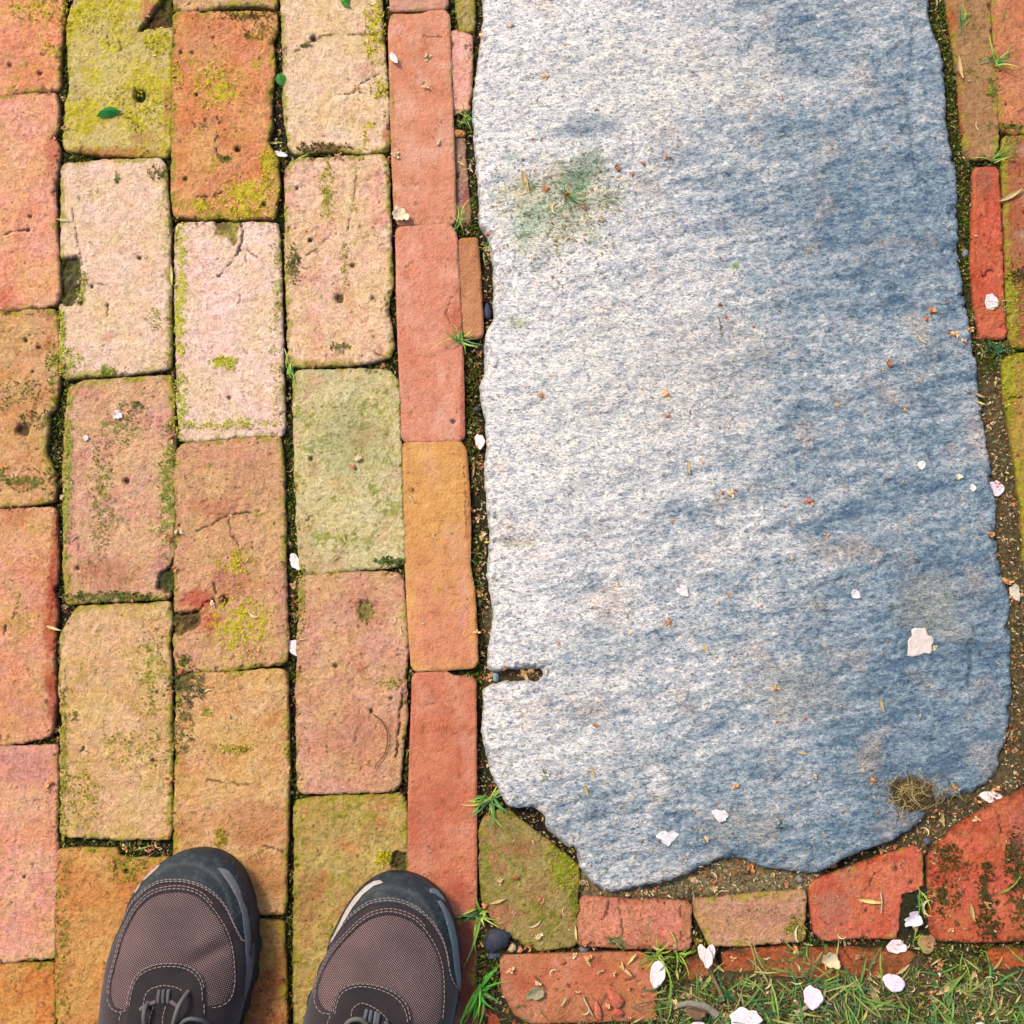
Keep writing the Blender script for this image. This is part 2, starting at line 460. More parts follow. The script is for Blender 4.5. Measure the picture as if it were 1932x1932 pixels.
def brick(poly, c1, c2, parent, moss=0.0, edge=0.3, rough=1.0, z0=0.0, feats=(), smooth=False, h=0.0016, amp=0.0021,
          mosscol=None, tilt=None, label=None, edgecol=None, r=None, name='brick', c3=None, wash=None):
    wash = (.30 if poly[0][0] < 900 else .10) if wash is None else wash
    k_ = np.array([1.0, .99, .98]) if smooth else BRK
    h = .00135 if h == 0.0016 else h
    seed = rnd.random() * 60
    MOSSP.extend((f[1], f[2], f[3], f[4], f[5], f[6]) for f in feats if f[0] == 'moss')
    P = at(*np.array(poly, float).T)
    amp2 = amp * (0.35 if smooth else 1)
    P = rough_poly(P, amp2 * .7, seed, 0.0018, 1, .8, .0017)
    tx, ty = tilt if tilt else (rnd.uniform(-0.008, 0.008), rnd.uniform(-0.006, 0.006))
    cen = P.mean(0)
    r = r if r else (0.0013 if smooth else 0.0016)
    A1, A2 = alb(c1) * k_, alb(c2) * k_
    MC = alb(mosscol) if mosscol is not None else YEL
    def hf(X, d):
        x, y = X[:, 0], X[:, 1]
        z = z0 + tx * (x - cen[0]) + ty * (y - cen[1])
        rr = np.clip(r - d, 0, r)
        rv = r * (1 + 0.5 * fbm(x, y, 0.02, 2, seed + 4))
        z = z - (rv - np.sqrt(np.maximum(rv * rv - (rr * rv / r) ** 2, 0)))
        a = 0.25 if smooth else 1.0
        rz = .45 + 1.3 * sstep(-.2, .35, fbm(x, y, .05, 3, seed + 81))     # worn smooth here, scaly there
        z = z + a * rough * (0.0014 * fbm(x, y, 0.045, 3, seed + 1) + rz * 0.0013 * fbm(x, y, 0.009, 5, seed + 2, 0.68))
        ck = fbm(x, y, 0.014, 5, seed + 61, .7); ce = sstep(.10, .20, ck - d * 48 + .25 * fbm(x, y, .004, 2, seed + 63)) * (d < .014)     # broken arrises
        z = z - (.15 if smooth else 1) * .0024 * ce
        wz = 0 if smooth else wash * sstep(-.22, .30, fbm(x, y, 0.045, 5, seed + 71, .62))
        pits = np.maximum(sstep(0.40, 0.52, fbm(x * 1.0, y * 1.5, 0.0062, 3, seed + 3, .6)), sstep(.47, .56, fbm(x * 1.6 + y * .6, y * .7, 0.011, 3, seed + 33, .6)))
        z = z - a * rough * 0.0012 * pits
        t = sstep(-0.28, 0.32, fbm(x, y, 0.04, 5, seed + 7, 0.6))
        C = A1 + (A2 - A1) * t[:, None]
        if c3 is not None:
            t3 = sstep(0.02, 0.35, fbm(x, y, 0.03, 5, seed + 17, 0.65))
            C = C + (alb(c3) * k_ - C) * t3[:, None]
        C = C * (1 + (0.10 if smooth else 0.30) * fbm(x, y, 0.006, 4, seed + 9, 0.7) + (.06 if smooth else .16) * fbm(x, y, 0.028, 4, seed + 10, .6))[:, None]
        hu = fbm(x, y, 0.022, 4, seed + 11, .65)[:, None] * (.5 if smooth else 1)
        C = C * (1 + hu * np.array([[.05, -.10, -.22]]))
        if smooth: C = C + (alb(240, 184, 162) - C) * (.38 * sstep(0, .4, fbm(x, y * .6, .04, 5, seed + 73, .6)))[:, None]
        C = C + (alb(216, 196, 116) * k_ - C) * (wz if np.ndim(wz) else np.zeros(len(x)))[:, None]
        C = C + (C * 0.33 - C) * (pits * a * 0.8 * np.clip(rz, .3, 1.2))[:, None]
        C = C * (1 - .35 * ce * a)[:, None]
        if moss > 0:
            n = fbm(x, y, 0.03, 3, seed + 21) * 0.9 + fbm(x, y, 0.007, 4, seed + 22, 0.75)
            mm = sstep(0.50, 0.72, n + moss + .35 * fbm(x, y, .0035, 2, seed + 24))
            C = C + (MC * (1 + 0.35 * fbm(x, y, 0.004, 3, seed + 23))[:, None] - C) * (mm * 0.9)[:, None]
            z = z + mm * 0.0004
        if edge > 0:
            n = fbm(x, y, 0.018, 3, seed + 41) + 0.5 * fbm(x, y, 0.004, 3, seed + 42)
            ew = 0.004 + 0.010 * np.clip(n + edge - 0.2, 0, 1)
            mm = (1 - sstep(0.25, 1.0, d / ew)) * sstep(-0.25, 0.25, n + edge - 0.35)
            ec = alb(edgecol) if edgecol is not None else YEL * 0.55 + GRN * 0.45
            C = C + (ec * (1 + 0.4 * fbm(x, y, 0.004, 3, seed + 43))[:, None] - C) * (mm * 0.8)[:, None]
        mm = 1 - sstep(0.0, 0.0022, d + 0.001 * fbm(x, y, 0.006, 2, seed + 50))
        C = C + ((DGR * 0.6 + DIRT * 0.4) * 0.8 - C) * (mm * (0.15 if smooth else 0.25))[:, None]
        z, C = features(X, z, C, feats, seed)
        return z, np.clip(C, 0.004, 0.85)
    o = sheet(name, P, h, hf, M_SMOOTH if smooth else M_BRICK, parent, bottom=-0.05, wallcol=None)
    if label: o['label'] = label
    POLYS.append((P, z0))
    return o
POLYS = []; MOSSP = []
paving = empty('brick_paving'); tag(paving, kind='structure')
Y1 = (214, 202, 54); PALE = (226, 182, 160)
def bk(poly, c1, c2, **k): return brick(poly, c1, c2, paving, **k)
L = -93
# column A
bk([(L, -240), (124, -240), (121, 0), (112, 90), (109, 166), (60, 172), (0, 178), (L, 182)], (228, 156, 124), (222, 144, 104), moss=0.16, mosscol=(200, 176, 70), edge=.35,
   feats=[('hole', 18, 122, 7, 3), ('hole', 75, 137, 6, 3), ('moss', 70, 12, 55, 25, Y1, .5), ('moss', 88, 92, 14, 14, Y1, .6), ('patch', 20, 110, 30, 30, (225, 150, 128), .6)])
bk([(L, 190), (0, 183), (60, 178), (104, 176), (109, 205), (106, 240), (98, 256), (109, 275), (109, 310), (100, 345), (103, 400), (107, 470), (111, 555), (104, 572), (60, 580), (0, 584), (L, 588)],
   (230, 166, 142), (222, 152, 118), edge=.15, feats=[('crack', [(-20, 448), (0, 445), (30, 436), (53, 433)], 1.6, 3), ('hole', 53, 433, 5, 5), ('hole', 57, 408, 4, 3), ('patch', 98, 290, 16, 60, (208, 112, 96), .9), ('patch', 10, 572, 25, 30, (212, 104, 76), .7)])
bk([(L, 594), (0, 589), (100, 583), (106, 590), (109, 650), (107, 740), (101, 770), (90, 778), (87, 815), (84, 850), (96, 885), (103, 900), (102, 945), (60, 950), (0, 956), (L, 960)],
   (208, 164, 122), (200, 148, 100), edge=.3, rough=1.5, c3=(190, 128, 84), feats=[('hole', 42, 811, 15, 6), ('hole', 47, 641, 5, 4), ('hole', 72, 655, 5, 3), ('hole', 60, 700, 4, 3), ('moss', 40, 905, 90, 22, (112, 120, 52), .75), ('moss', 98, 690, 10, 50, (150, 160, 60), .7), ('moss', 70, 790, 30, 20, (96, 104, 56), .6), ('moss', 30, 745, 60, 30, (140, 136, 70), .35)])
bk([(L, 966), (0, 963), (100, 958), (104, 965), (106, 1040), (103, 1100), (95, 1112), (104, 1135), (104, 1175), (99, 1230), (102, 1290), (100, 1330), (96, 1376), (90, 1388), (40, 1400), (0, 1404), (L, 1408)],
   (220, 156, 130), (210, 146, 108), edge=0, c3=(196, 140, 92), feats=[('patch', 101, 1060, 10, 90, (186, 84, 62), .9), ('patch', 96, 1180, 16, 130, (190, 78, 58), .95), ('patch', 98, 1310, 8, 60, (186, 80, 62), .9), ('crack', [(38, 1120), (30, 1150), (25, 1165)], 1.5, 1.5), ('crack', [(12, 1180), (8, 1200)], 2, 2)])
bk([(L, 1414), (0, 1411), (60, 1409), (107, 1408), (107, 1500), (104, 1560), (107, 1640), (104, 1720), (103, 1805), (50, 1810), (0, 1815), (L, 1820)],
   (220, 158, 142), (216, 152, 122), edge=.15, rough=.7, feats=[('patch', 50, 1440, 60, 40, (206, 144, 140), .7), ('hole', 45, 1655, 4, 2)])
bk([(L, 1826), (0, 1822), (60, 1820), (102, 1818), (103, 1900), (100, 2050), (100, 2240), (L, 2240)], (206, 140, 76), (196, 124, 66), edge=.25)
# column B
bk([(141, -130), (141, 0), (133, 25), (128, 50), (129, 100), (133, 168), (124, 196), (120, 262), (124, 281), (200, 290), (260, 292), (312, 293), (318, 280), (323, 200), (322, 130), (325, 60), (326, -130)],
   (196, 178, 118), (200, 184, 110), moss=.55, edge=.3, mosscol=(216, 202, 60), label='weathered brick covered in yellow lichen with a round pit',
   feats=[('patch', 200, 288, 120, 16, (196, 116, 78), .8), ('patch', 315, 200, 9, 55, (190, 110, 80), .8), ('patch', 285, 20, 26, 26, (212, 120, 88), .95), ('patch', 275, 262, 36, 20, (186, 120, 96), .6),
          ('chip', [(306, -8), (330, -8), (328, 50), (300, 50), (262, 62), (256, 57), (290, 20)], 7, (78, 76, 40)), ('moss', 295, 78, 24, 26, Y1, .8), ('patch', 300, 40, 18, 12, (140, 84, 60), .7),
          ('hole', 265, 180, 15, 10), ('moss', 160, 20, 70, 40, Y1, .7), ('moss', 260, 200, 50, 50, Y1, .5), ('crack', [(200, 68), (205, 90)], 2, 1.5), ('crack', [(224, 70), (228, 95)], 2, 1.5)])
bk([(116, 320), (120, 309), (196, 303), (240, 301), (300, 299), (310, 312), (313, 350), (318, 420), (320, 548), (321, 640), (320, 688), (312, 694), (252, 704), (180, 708), (119, 711), (113, 700), (114, 580), (116, 500)],
   (234, 202, 182), (228, 196, 170), edge=.45, rough=.6, c3=(222, 196, 166),
   feats=[('chip', [(112, 486), (148, 484), (154, 520), (152, 550), (134, 574), (112, 578)], 6, (84, 92, 40)), ('moss', 155, 545, 9, 36, (180, 184, 70), .9), ('crack', [(136, 392), (141, 430), (149, 470), (155, 500)], 1.3, 1.5),
          ('moss', 221, 333, 6, 12, (110, 126, 40), 1.1), ('moss', 294, 325, 16, 14, (112, 112, 56), .8), ('hole', 151, 571, 7, 3), ('hole', 173, 540, 5, 3), ('crack', [(172, 540), (185, 535), (196, 536)], 1.2, 1.5), ('crack', [(203, 578), (203, 600)], 1.2, 1.5), ('hole', 203, 576, 4, 3),
          ('moss', 203, 698, 16, 12, (150, 170, 60), 1.0), ('moss', 132, 680, 22, 26, (190, 196, 90), .6), ('moss', 117, 640, 6, 70, (200, 205, 80), 1.0), ('patch', 205, 635, 14, 12, (222, 148, 124), .6), ('moss', 290, 604, 16, 20, (170, 180, 90), .5), ('hole', 263, 487, 5, 2)])
bk([(128, 745), (134, 729), (168, 718), (240, 714), (322, 710), (326, 760), (327, 827), (328, 995), (327, 1053), (324, 1085), (321, 1120), (312, 1127), (200, 1133), (130, 1138), (124, 1130), (121, 1040), (120, 900), (124, 800)],
   (212, 166, 140), (206, 166, 128), edge=.6, moss=.08, mosscol=(140, 146, 66), c3=(206, 146, 130), rough=1.1,
   feats=[('chip', [(330, 1050), (330, 1120), (292, 1112), (300, 1085)], 5, (66, 90, 44)), ('moss', 315, 930, 16, 130, (140, 156, 62), .8), ('patch', 200, 1085, 80, 40, (190, 116, 92), .7), ('hole', 239, 907, 7, 4), ('hole', 209, 887, 4, 2),
          ('moss', 255, 766, 14, 10, (96, 112, 60), .9), ('moss', 235, 800, 22, 40, (164, 156, 84), .5), ('moss', 190, 930, 22, 120, (150, 146, 70), .5), ('moss', 200, 1125, 110, 10, (96, 110, 48), .9), ('moss', 128, 900, 8, 200, (168, 176, 76), .9), ('hole', 146, 1072, 5, 3)])
bk([(143, 1152), (150, 1145), (220, 1142), (318, 1137), (321, 1180), (317, 1215), (321, 1300), (322, 1400), (322, 1560), (318, 1582), (220, 1583), (130, 1577), (115, 1570), (116, 1459), (115, 1386), (120, 1364), (115, 1333), (112, 1277), (118, 1235), (115, 1199), (127, 1176)],
   (216, 176, 138), (208, 168, 118), edge=.35, c3=(196, 162, 100), feats=[('moss', 285, 1260, 26, 90, (176, 172, 78), .5), ('moss', 265, 1410, 60, 40, (186, 176, 70), .35), ('hole', 295, 1305, 4, 3), ('crack', [(160, 1405), (153, 1420)], 2.5, 3, (60, 66, 40)), ('moss', 135, 1350, 12, 10, (110, 112, 60), .7), ('moss', 150, 1510, 40, 50, (186, 180, 64), .35), ('hole', 288, 1435, 5, 3), ('moss', 120, 1430, 8, 160, (164, 168, 66), .7)])
bk([(108, 1610), (112, 1604), (160, 1602), (219, 1603), (222, 1617), (245, 1622), (300, 1622), (318, 1620), (320, 1760), (322, 1960), (321, 2030), (104, 2030), (105, 1800)],
   (204, 146, 88), (198, 134, 76), edge=.3, feats=[('moss', 240, 1640, 40, 26, (168, 160, 60), .6), ('hole', 238, 1645, 6, 4), ('crack', [(222, 1622), (218, 1640), (222, 1655)], 2, 3), ('moss', 118, 1800, 12, 200, (160, 150, 60), .4)])
# column C
bk([(330, -400), (524, -400), (522, 5), (516, 13), (480, 8), (437, 8), (390, 16), (340, 18), (329, 16)], (206, 170, 130), (200, 156, 110), edge=.3)
bk([(328, 30), (332, 24), (352, 20), (380, 24), (450, 22), (520, 21), (521, 56), (511, 74), (518, 134), (508, 190), (511, 235), (502, 266), (514, 285), (522, 300), (524, 350), (517, 408), (440, 413), (420, 406), (384, 412), (330, 404), (325, 360), (325, 200), (324, 120)],
   (212, 146, 104), (204, 128, 82), moss=.12, edge=.4, rough=1.25, c3=(206, 136, 100), mosscol=(196, 176, 56), label='orange brick with yellow lichen spots and a winding green groove',
   feats=[('moss', 410, 165, 50, 45, Y1, .75), ('moss', 470, 365, 60, 36, Y1, 1.0), ('moss', 445, 400, 40, 14, Y1, .8), ('moss', 380, 388, 40, 14, Y1, .8), ('moss', 505, 310, 14, 40, Y1, .9), ('moss', 500, 60, 24, 22, (150, 130, 50), .6), ('moss', 470, 30, 60, 9, (110, 90, 44), .8),
          ('crack', [(408, 220), (416, 240), (407, 262), (410, 290), (418, 302), (430, 296)], 3.2, 2.5, (104, 116, 50)), ('moss', 425, 300, 12, 9, (110, 124, 50), 1.1), ('hole', 447, 281, 7, 5), ('hole', 341, 98, 5, 3), ('hole', 363, 98, 5, 3), ('moss', 466, 69, 6, 12, (90, 104, 40), 1.2), ('hole', 498, 386, 6, 4),
          ('crack', [(370, 372), (400, 368), (417, 362)], 3, 3), ('hole', 402, 70, 4, 2), ('hole', 370, 178, 4, 2), ('hole', 350, 338, 5, 3), ('moss', 382, 235, 10, 10, (120, 100, 50), .8), ('patch', 375, 70, 40, 40, (212, 142, 110), .6), ('moss', 335, 140, 12, 26, Y1, .8)])
bk([(331, 432), (336, 424), (380, 420), (406, 420), (452, 420), (522, 421), (525, 440), (527, 472), (530, 600), (532, 716), (536, 800), (530, 820), (480, 822), (420, 826), (350, 832), (340, 828), (336, 780), (333, 632), (331, 500)],
   (238, 206, 194), (234, 200, 184), edge=.25, rough=.55, c3=(232, 206, 182), label='pale pink brick with a forked crack at its upper edge',
   feats=[('moss', 341, 560, 13, 190, (212, 210, 80), 1.0), ('moss', 342, 760, 14, 70, (200, 206, 90), .9), ('moss', 422, 684, 30, 13, (206, 206, 70), 1.5), ('moss', 430, 800, 110, 10, (206, 204, 90), .8), ('chip', [(403, 417), (448, 417), (450, 440), (444, 462), (430, 452), (408, 444)], 2.5, (172, 162, 66)),
          ('crack', [(455, 418), (457, 440), (455, 460), (446, 478)], 4, 5, (66, 72, 36)), ('crack', [(453, 470), (440, 490), (420, 512), (412, 520)], 1.5, 2.5), ('crack', [(458, 465), (462, 480), (466, 500)], 2, 1.5, (196, 180, 60)), ('crack', [(466, 470), (478, 480), (485, 485)], 1, 1), ('hole', 410, 488, 3, 2), ('crack', [(450, 556), (453, 578)], 1.3, 1.5, (170, 90, 70)),
          ('hole', 432, 750, 5, 2), ('crack', [(400, 653), (400, 668)], 1, 1, (170, 90, 70)), ('moss', 520, 600, 10, 200, (214, 204, 140), .5)])
bk([(331, 855), (338, 843), (352, 836), (440, 830), (526, 824), (531, 850), (535, 950), (537, 1100), (541, 1200), (540, 1246), (528, 1252), (476, 1258), (420, 1264), (366, 1268), (334, 1261), (330, 1240), (329, 1200), (331, 1100), (329, 950)],
   (206, 154, 124), (200, 154, 114), edge=.3, rough=1.3, moss=.06, c3=(200, 152, 118), mosscol=(176, 160, 76), label='rough brick with red scaly patches and a broken notch at its left edge',
   feats=[('patch', 410, 960, 50, 30, (204, 124, 104), .7), ('patch', 370, 1135, 36, 24, (204, 92, 74), 1.0), ('patch', 397, 1175, 26, 26, (206, 94, 78), 1.0), ('patch', 440, 1100, 60, 30, (196, 108, 84), .6), ('patch', 480, 900, 50, 60, (214, 156, 134), .6),
          ('chip', [(326, 1156), (372, 1152), (384, 1162), (372, 1185), (352, 1192), (326, 1200)], 5, (120, 104, 58)), ('crack', [(330, 1156), (358, 1158), (380, 1146), (392, 1132)], 3, 6), ('hole', 422, 1132, 10, 7), ('hole', 400, 1136, 7, 6), ('moss', 450, 1180, 60, 70, Y1, .75), ('moss', 445, 1060, 34, 26, Y1, .6),
          ('crack', [(370, 1002), (400, 990), (430, 972), (460, 968), (484, 962)], 1.4, 2), ('crack', [(430, 975), (438, 1010), (452, 1030)], 1.2, 1.5), ('crack', [(405, 1100), (408, 1130)], 1.5, 3, (90, 96, 44)), ('moss', 345, 1245, 14, 12, (110, 120, 50), 1), ('patch', 535, 1150, 14, 90, (204, 150, 132), .7)])
bk([(334, 1295), (340, 1282), (356, 1273), (430, 1270), (530, 1264), (540, 1272), (542, 1350), (543, 1459), (541, 1560), (538, 1650), (536, 1722), (480, 1725), (400, 1724), (332, 1720), (329, 1600), (332, 1450), (333, 1350)],
   (212, 168, 124), (206, 158, 102), edge=.3, c3=(194, 138, 88), feats=[('moss', 352, 1290, 40, 34, (104, 108, 64), .85), ('moss', 345, 1360, 20, 60, (120, 116, 64), .5), ('moss', 440, 1412, 40, 8, (186, 176, 66), .8), ('moss', 392, 1345, 8, 8, (170, 180, 60), 1.0), ('moss', 415, 1585, 14, 22, (176, 166, 56), .9), ('crack', [(498, 1598), (520, 1602), (536, 1608)], 1.2, 2), ('crack', [(390, 1470), (430, 1478), (470, 1482)], 1.2, 1.5), ('patch', 480, 1560, 70, 60, (190, 116, 72), .6), ('patch', 500, 1660, 60, 50, (176, 96, 66), .6)])
bk([(330, 1742), (400, 1738), (480, 1738), (534, 1740), (537, 1850), (540, 2000), (540, 2150), (328, 2150)], (176, 112, 70), (164, 104, 58), edge=.3)  # clay colour darkened for the shade beside the left shoe
# column D
bk([(532, -140), (532, 0), (535, 100), (536, 200), (540, 240), (549, 280), (556, 288), (620, 282), (690, 286), (728, 283), (733, 270), (730, 168), (726, 120), (722, 60), (719, 30), (716, -140)],
   (228, 200, 170), (224, 192, 152), edge=.45, rough=.8, c3=(232, 198, 174), label='tan brick split by two mossy cracks',
   feats=[('crack', [(556, 98), (580, 82), (610, 68), (660, 66), (715, 64)], 1.6, 2.5, (160, 160, 70)), ('hole', 591, 72, 7, 5), ('moss', 580, 86, 14, 6, (110, 120, 60), 1.0), ('moss', 705, 60, 22, 60, Y1, .9), ('crack', [(642, 178), (665, 175), (680, 160), (712, 140)], 1.5, 2), ('moss', 715, 168, 16, 22, Y1, .9), ('crack', [(732, 170), (712, 178)], 3, 4),
          ('moss', 610, 278, 50, 12, (116, 92, 50), 1.1), ('patch', 728, 255, 9, 26, (208, 116, 88), .8), ('moss', 698, 236, 10, 10, Y1, .8), ('moss', 690, 262, 6, 20, Y1, .5), ('patch', 690, 130, 30, 20, (222, 170, 146), .7)])
bk([(540, 318), (548, 306), (560, 299), (640, 296), (722, 291), (729, 303), (732, 322), (735, 430), (737, 480), (739, 534), (733, 560), (731, 587), (737, 625), (742, 652), (735, 672), (720, 676), (700, 682), (640, 688), (556, 690), (546, 680), (544, 632), (540, 492), (539, 400)],
   (230, 192, 168), (224, 188, 152), edge=.4, rough=1.3, c3=(220, 166, 146), moss=.02, mosscol=(180, 166, 96),
   feats=[('hole', 640, 562, 11, 5), ('hole', 703, 562, 6, 3), ('moss', 617, 370, 14, 60, (190, 184, 80), .8), ('crack', [(668, 300), (672, 330), (666, 380), (655, 440)], 2, 1.8, (150, 150, 66)), ('crack', [(547, 500), (580, 480), (606, 462), (625, 440)], 1.4, 2), ('hole', 560, 354, 5, 3), ('hole', 665, 500, 6, 3), ('hole', 585, 452, 6, 4),
          ('moss', 640, 655, 22, 8, (110, 110, 62), 1.0), ('moss', 555, 500, 14, 40, (120, 118, 62), .8), ('crack', [(697, 662), (715, 668), (728, 676)], 2, 2), ('crack', [(650, 640), (650, 676)], 1.2, 1.2, (130, 130, 60)), ('moss', 650, 500, 6, 60, (190, 180, 90), .5)])
bk([(553, 712), (560, 701), (640, 698), (702, 697), (735, 702), (748, 716), (752, 735), (753, 772), (757, 880), (761, 990), (763, 1058), (750, 1066), (674, 1075), (610, 1080), (573, 1081), (567, 1067), (562, 1000), (557, 884), (555, 780)],
   (206, 196, 152), (198, 190, 142), edge=.2, rough=.9, c3=(200, 172, 134), moss=.3, mosscol=(170, 174, 86), label='grey green brick dusted with algae',
   feats=[('hole', 587, 865, 6, 3), ('crack', [(575, 980), (588, 975)], 2, 2), ('patch', 575, 1040, 26, 50, (204, 170, 122), .6), ('patch', 660, 830, 70, 90, (160, 168, 108), .6), ('moss', 735, 1060, 30, 10, (80, 100, 40), 1.2)])
bk([(567, 1098), (574, 1088), (640, 1083), (720, 1081), (752, 1082), (760, 1100), (763, 1150), (768, 1230), (764, 1280), (766, 1350), (758, 1420), (752, 1480), (744, 1490), (650, 1495), (572, 1496), (562, 1488), (561, 1400), (560, 1300), (563, 1200)],
   (210, 160, 136), (202, 150, 120), edge=.15, rough=1.2, c3=(200, 148, 116), feats=[('hole', 690, 1150, 21, 3.5), ('moss', 690, 1152, 18, 20, (166, 150, 88), 1.3), ('patch', 680, 1390, 90, 60, (204, 128, 108), .6), ('hole', 693, 1177, 3, 2), ('crack', [(760, 1300), (753, 1360), (748, 1430)], 5, 5, (96, 80, 56)), ('hole', 632, 1256, 5, 2), ('patch', 682, 1260, 10, 12, (200, 108, 84), .7), ('hole', 737, 1318, 5, 3), ('hole', 700, 1342, 5, 3), ('crack', [(613, 1400), (620, 1418)], 2.5, 2), ('moss', 568, 1130, 8, 70, (170, 168, 70), .8), ('moss', 740, 1290, 20, 12, (176, 170, 70), .6), ('hole', 560, 1190, 5, 3)])
bk([(556, 1525), (562, 1512), (600, 1505), (700, 1502), (756, 1500), (764, 1512), (768, 1600), (766, 1700), (768, 1820), (770, 1926), (665, 1930), (556, 1930), (555, 1800), (557, 1650)],
   (178, 158, 98), (182, 150, 88), edge=.5, rough=1.3, c3=(186, 128, 80), moss=.3, mosscol=(172, 164, 66), feats=[('moss', 725, 1620, 22, 14, (200, 190, 40), 1.1), ('chip', [(740, 1610), (768, 1605), (768, 1648), (738, 1640)], 5, (84, 84, 46)), ('patch', 590, 1700, 40, 60, (176, 110, 66), .5)])
bk([(556, 1938), (770, 1936), (772, 2340), (556, 2340)], (186, 130, 90), (180, 120, 76), h=.003)
# column E : smooth face-up stretchers
bk([(738, -380), (842, -380), (843, 8), (836, 14), (790, 17), (738, 18)], (228, 170, 152), (220, 160, 140), smooth=True, edge=.1)
bk([(737, 36), (742, 28), (770, 29), (797, 27), (810, 22), (838, 20), (846, 30), (847, 60), (853, 224), (856, 340), (859, 405), (854, 420), (800, 422), (752, 421), (746, 405), (743, 340), (738, 200), (735, 60)],
   (228, 150, 118), (232, 164, 138), smooth=True, edge=.1, edgecol=(190, 150, 80), c3=(238, 178, 158), feats=[('crack', [(800, 68), (815, 70), (836, 70)], 1, .8), ('patch', 741, 200, 5, 160, (206, 150, 92), .7), ('patch', 775, 250, 18, 120, (230, 168, 142), .6), ('patch', 790, 360, 50, 40, (226, 156, 130), .6)])
bk([(749, 436), (754, 430), (800, 426), (846, 423), (856, 434), (860, 450), (864, 520), (868, 600), (872, 702), (874, 822), (868, 829), (810, 831), (764, 831), (759, 820), (756, 716), (750, 560)],
   (230, 148, 120), (232, 158, 134), smooth=True, edge=0, c3=(236, 172, 150), feats=[('patch', 860, 590, 10, 60, (196, 104, 78), .8), ('crack', [(852, 560), (842, 590), (850, 610)], 1.5, 1), ('patch', 871, 760, 4, 80, (180, 84, 66), .9), ('hole', 855, 795, 6, 1.5)])
bk([(761, 840), (766, 836), (820, 834), (868, 834), (878, 850), (883, 920), (886, 996), (884, 1067), (893, 1110), (897, 1180), (899, 1250), (892, 1258), (840, 1262), (784, 1264), (778, 1255), (772, 1180), (767, 1080), (763, 950)],
   (232, 174, 104), (228, 166, 98), smooth=True, edge=0, label='smooth brick fading from ochre yellow to salmon', feats=[('patch', 835, 1190, 80, 110, (228, 148, 122), 1.0), ('patch', 830, 1060, 70, 50, (230, 160, 116), .7), ('patch', 882, 950, 4, 120, (200, 110, 70), .7), ('patch', 875, 1130, 14, 60, (228, 164, 150), .6), ('crack', [(876, 880), (880, 990)], 1, .6)])
bk([(780, 1278), (785, 1272), (844, 1270), (852, 1277), (890, 1280), (896, 1288), (896, 1459), (897, 1560), (897, 1700), (893, 1722), (860, 1730), (800, 1731), (774, 1728), (771, 1600), (774, 1450), (778, 1350)],
   (220, 138, 106), (212, 120, 90), smooth=True, edge=0, c3=(216, 130, 104), feats=[('patch', 800, 1590, 16, 110, (224, 150, 130), .6), ('patch', 860, 1690, 50, 40, (190, 84, 62), .7), ('crack', [(806, 1330), (818, 1327)], 1, .8)])
bk([(775, 1740), (895, 1738), (898, 1900), (900, 2150), (778, 2150)], (170, 90, 70), (150, 80, 66), smooth=True, edge=.2, z0=-.003)
# column F : slivers beside the slab
bk([(862, -300), (895, -300), (895, 5), (893, 55), (868, 55), (862, 10)], (160, 138, 100), (150, 140, 90), edge=.5, h=.0013, z0=-.003, r=.003)
bk([(850, 58), (862, 56), (889, 66), (889, 150), (887, 185), (883, 207), (856, 208), (852, 200), (851, 120)], (228, 172, 160), (222, 164, 146), edge=.1, h=.0013, z0=-.002, r=.002, feats=[('patch', 887, 190, 4, 24, (190, 84, 74), .9)])
bk([(857, 244), (875, 245), (875, 252), (857, 252)], (196, 130, 84), (190, 120, 80), h=.001, edge=0, r=.001, z0=-.003, label='tiny orange sliver of brick')
bk([(858, 257), (874, 257), (879, 320), (885, 385), (887, 418), (872, 422), (862, 400), (860, 340)], (166, 128, 120), (160, 112, 104), edge=0, h=.001, z0=-.006, r=.0015, feats=[('patch', 880, 370, 6, 40, (180, 84, 70), .8)])
bk([(865, 456), (870, 450), (899, 448), (903, 490), (907, 560), (910, 626), (905, 634), (880, 634), (874, 615), (868, 540)], (208, 146, 104), (204, 140, 98), edge=0, h=.0013, z0=-.002, r=.002, smooth=True, feats=[('patch', 883, 452, 20, 10, (196, 130, 50), .8)])
# right-hand side
bk([(1790, -160), (1786, 0), (1801, 90), (1812, 180), (1821, 288), (1828, 299), (1878, 294), (1883, 285), (1880, 162), (1867, 22), (1860, -160)], (168, 128, 88), (160, 122, 84), moss=.15, mosscol=(130, 122, 62), edge=.3, feats=[('patch', 1795, 40, 8, 50, (196, 84, 60), .8), ('patch', 1812, 190, 4, 110, (190, 90, 64), .6), ('moss', 1868, 170, 12, 20, (140, 150, 60), 1)])
bk([(1840, 320), (1846, 316), (1880, 316), (1886, 330), (1891, 468), (1895, 560), (1899, 628), (1894, 637), (1852, 637), (1846, 600), (1840, 576), (1834, 504), (1837, 400)], (198, 100, 76), (190, 90, 64), edge=0, rough=1.2, r=.003, h=.0014, label='narrow red brick standing on edge with a white petal on it', feats=[('patch', 1864, 345, 26, 34, (166, 108, 92), .8), ('crack', [(1850, 512), (1858, 520), (1868, 508), (1876, 514)], 1.5, 3), ('patch', 1838, 470, 4, 140, (200, 94, 50), .7)])
bk([(1874, -160), (1873, 0), (1880, 144), (1888, 235), (1895, 248), (1960, 250), (2090, 246), (2080, -160)], (198, 130, 96), (192, 120, 84), edge=.3, feats=[('hole', 1899, 195, 4, 3), ('moss', 1905, 238, 26, 9, (120, 120, 50), .9)])
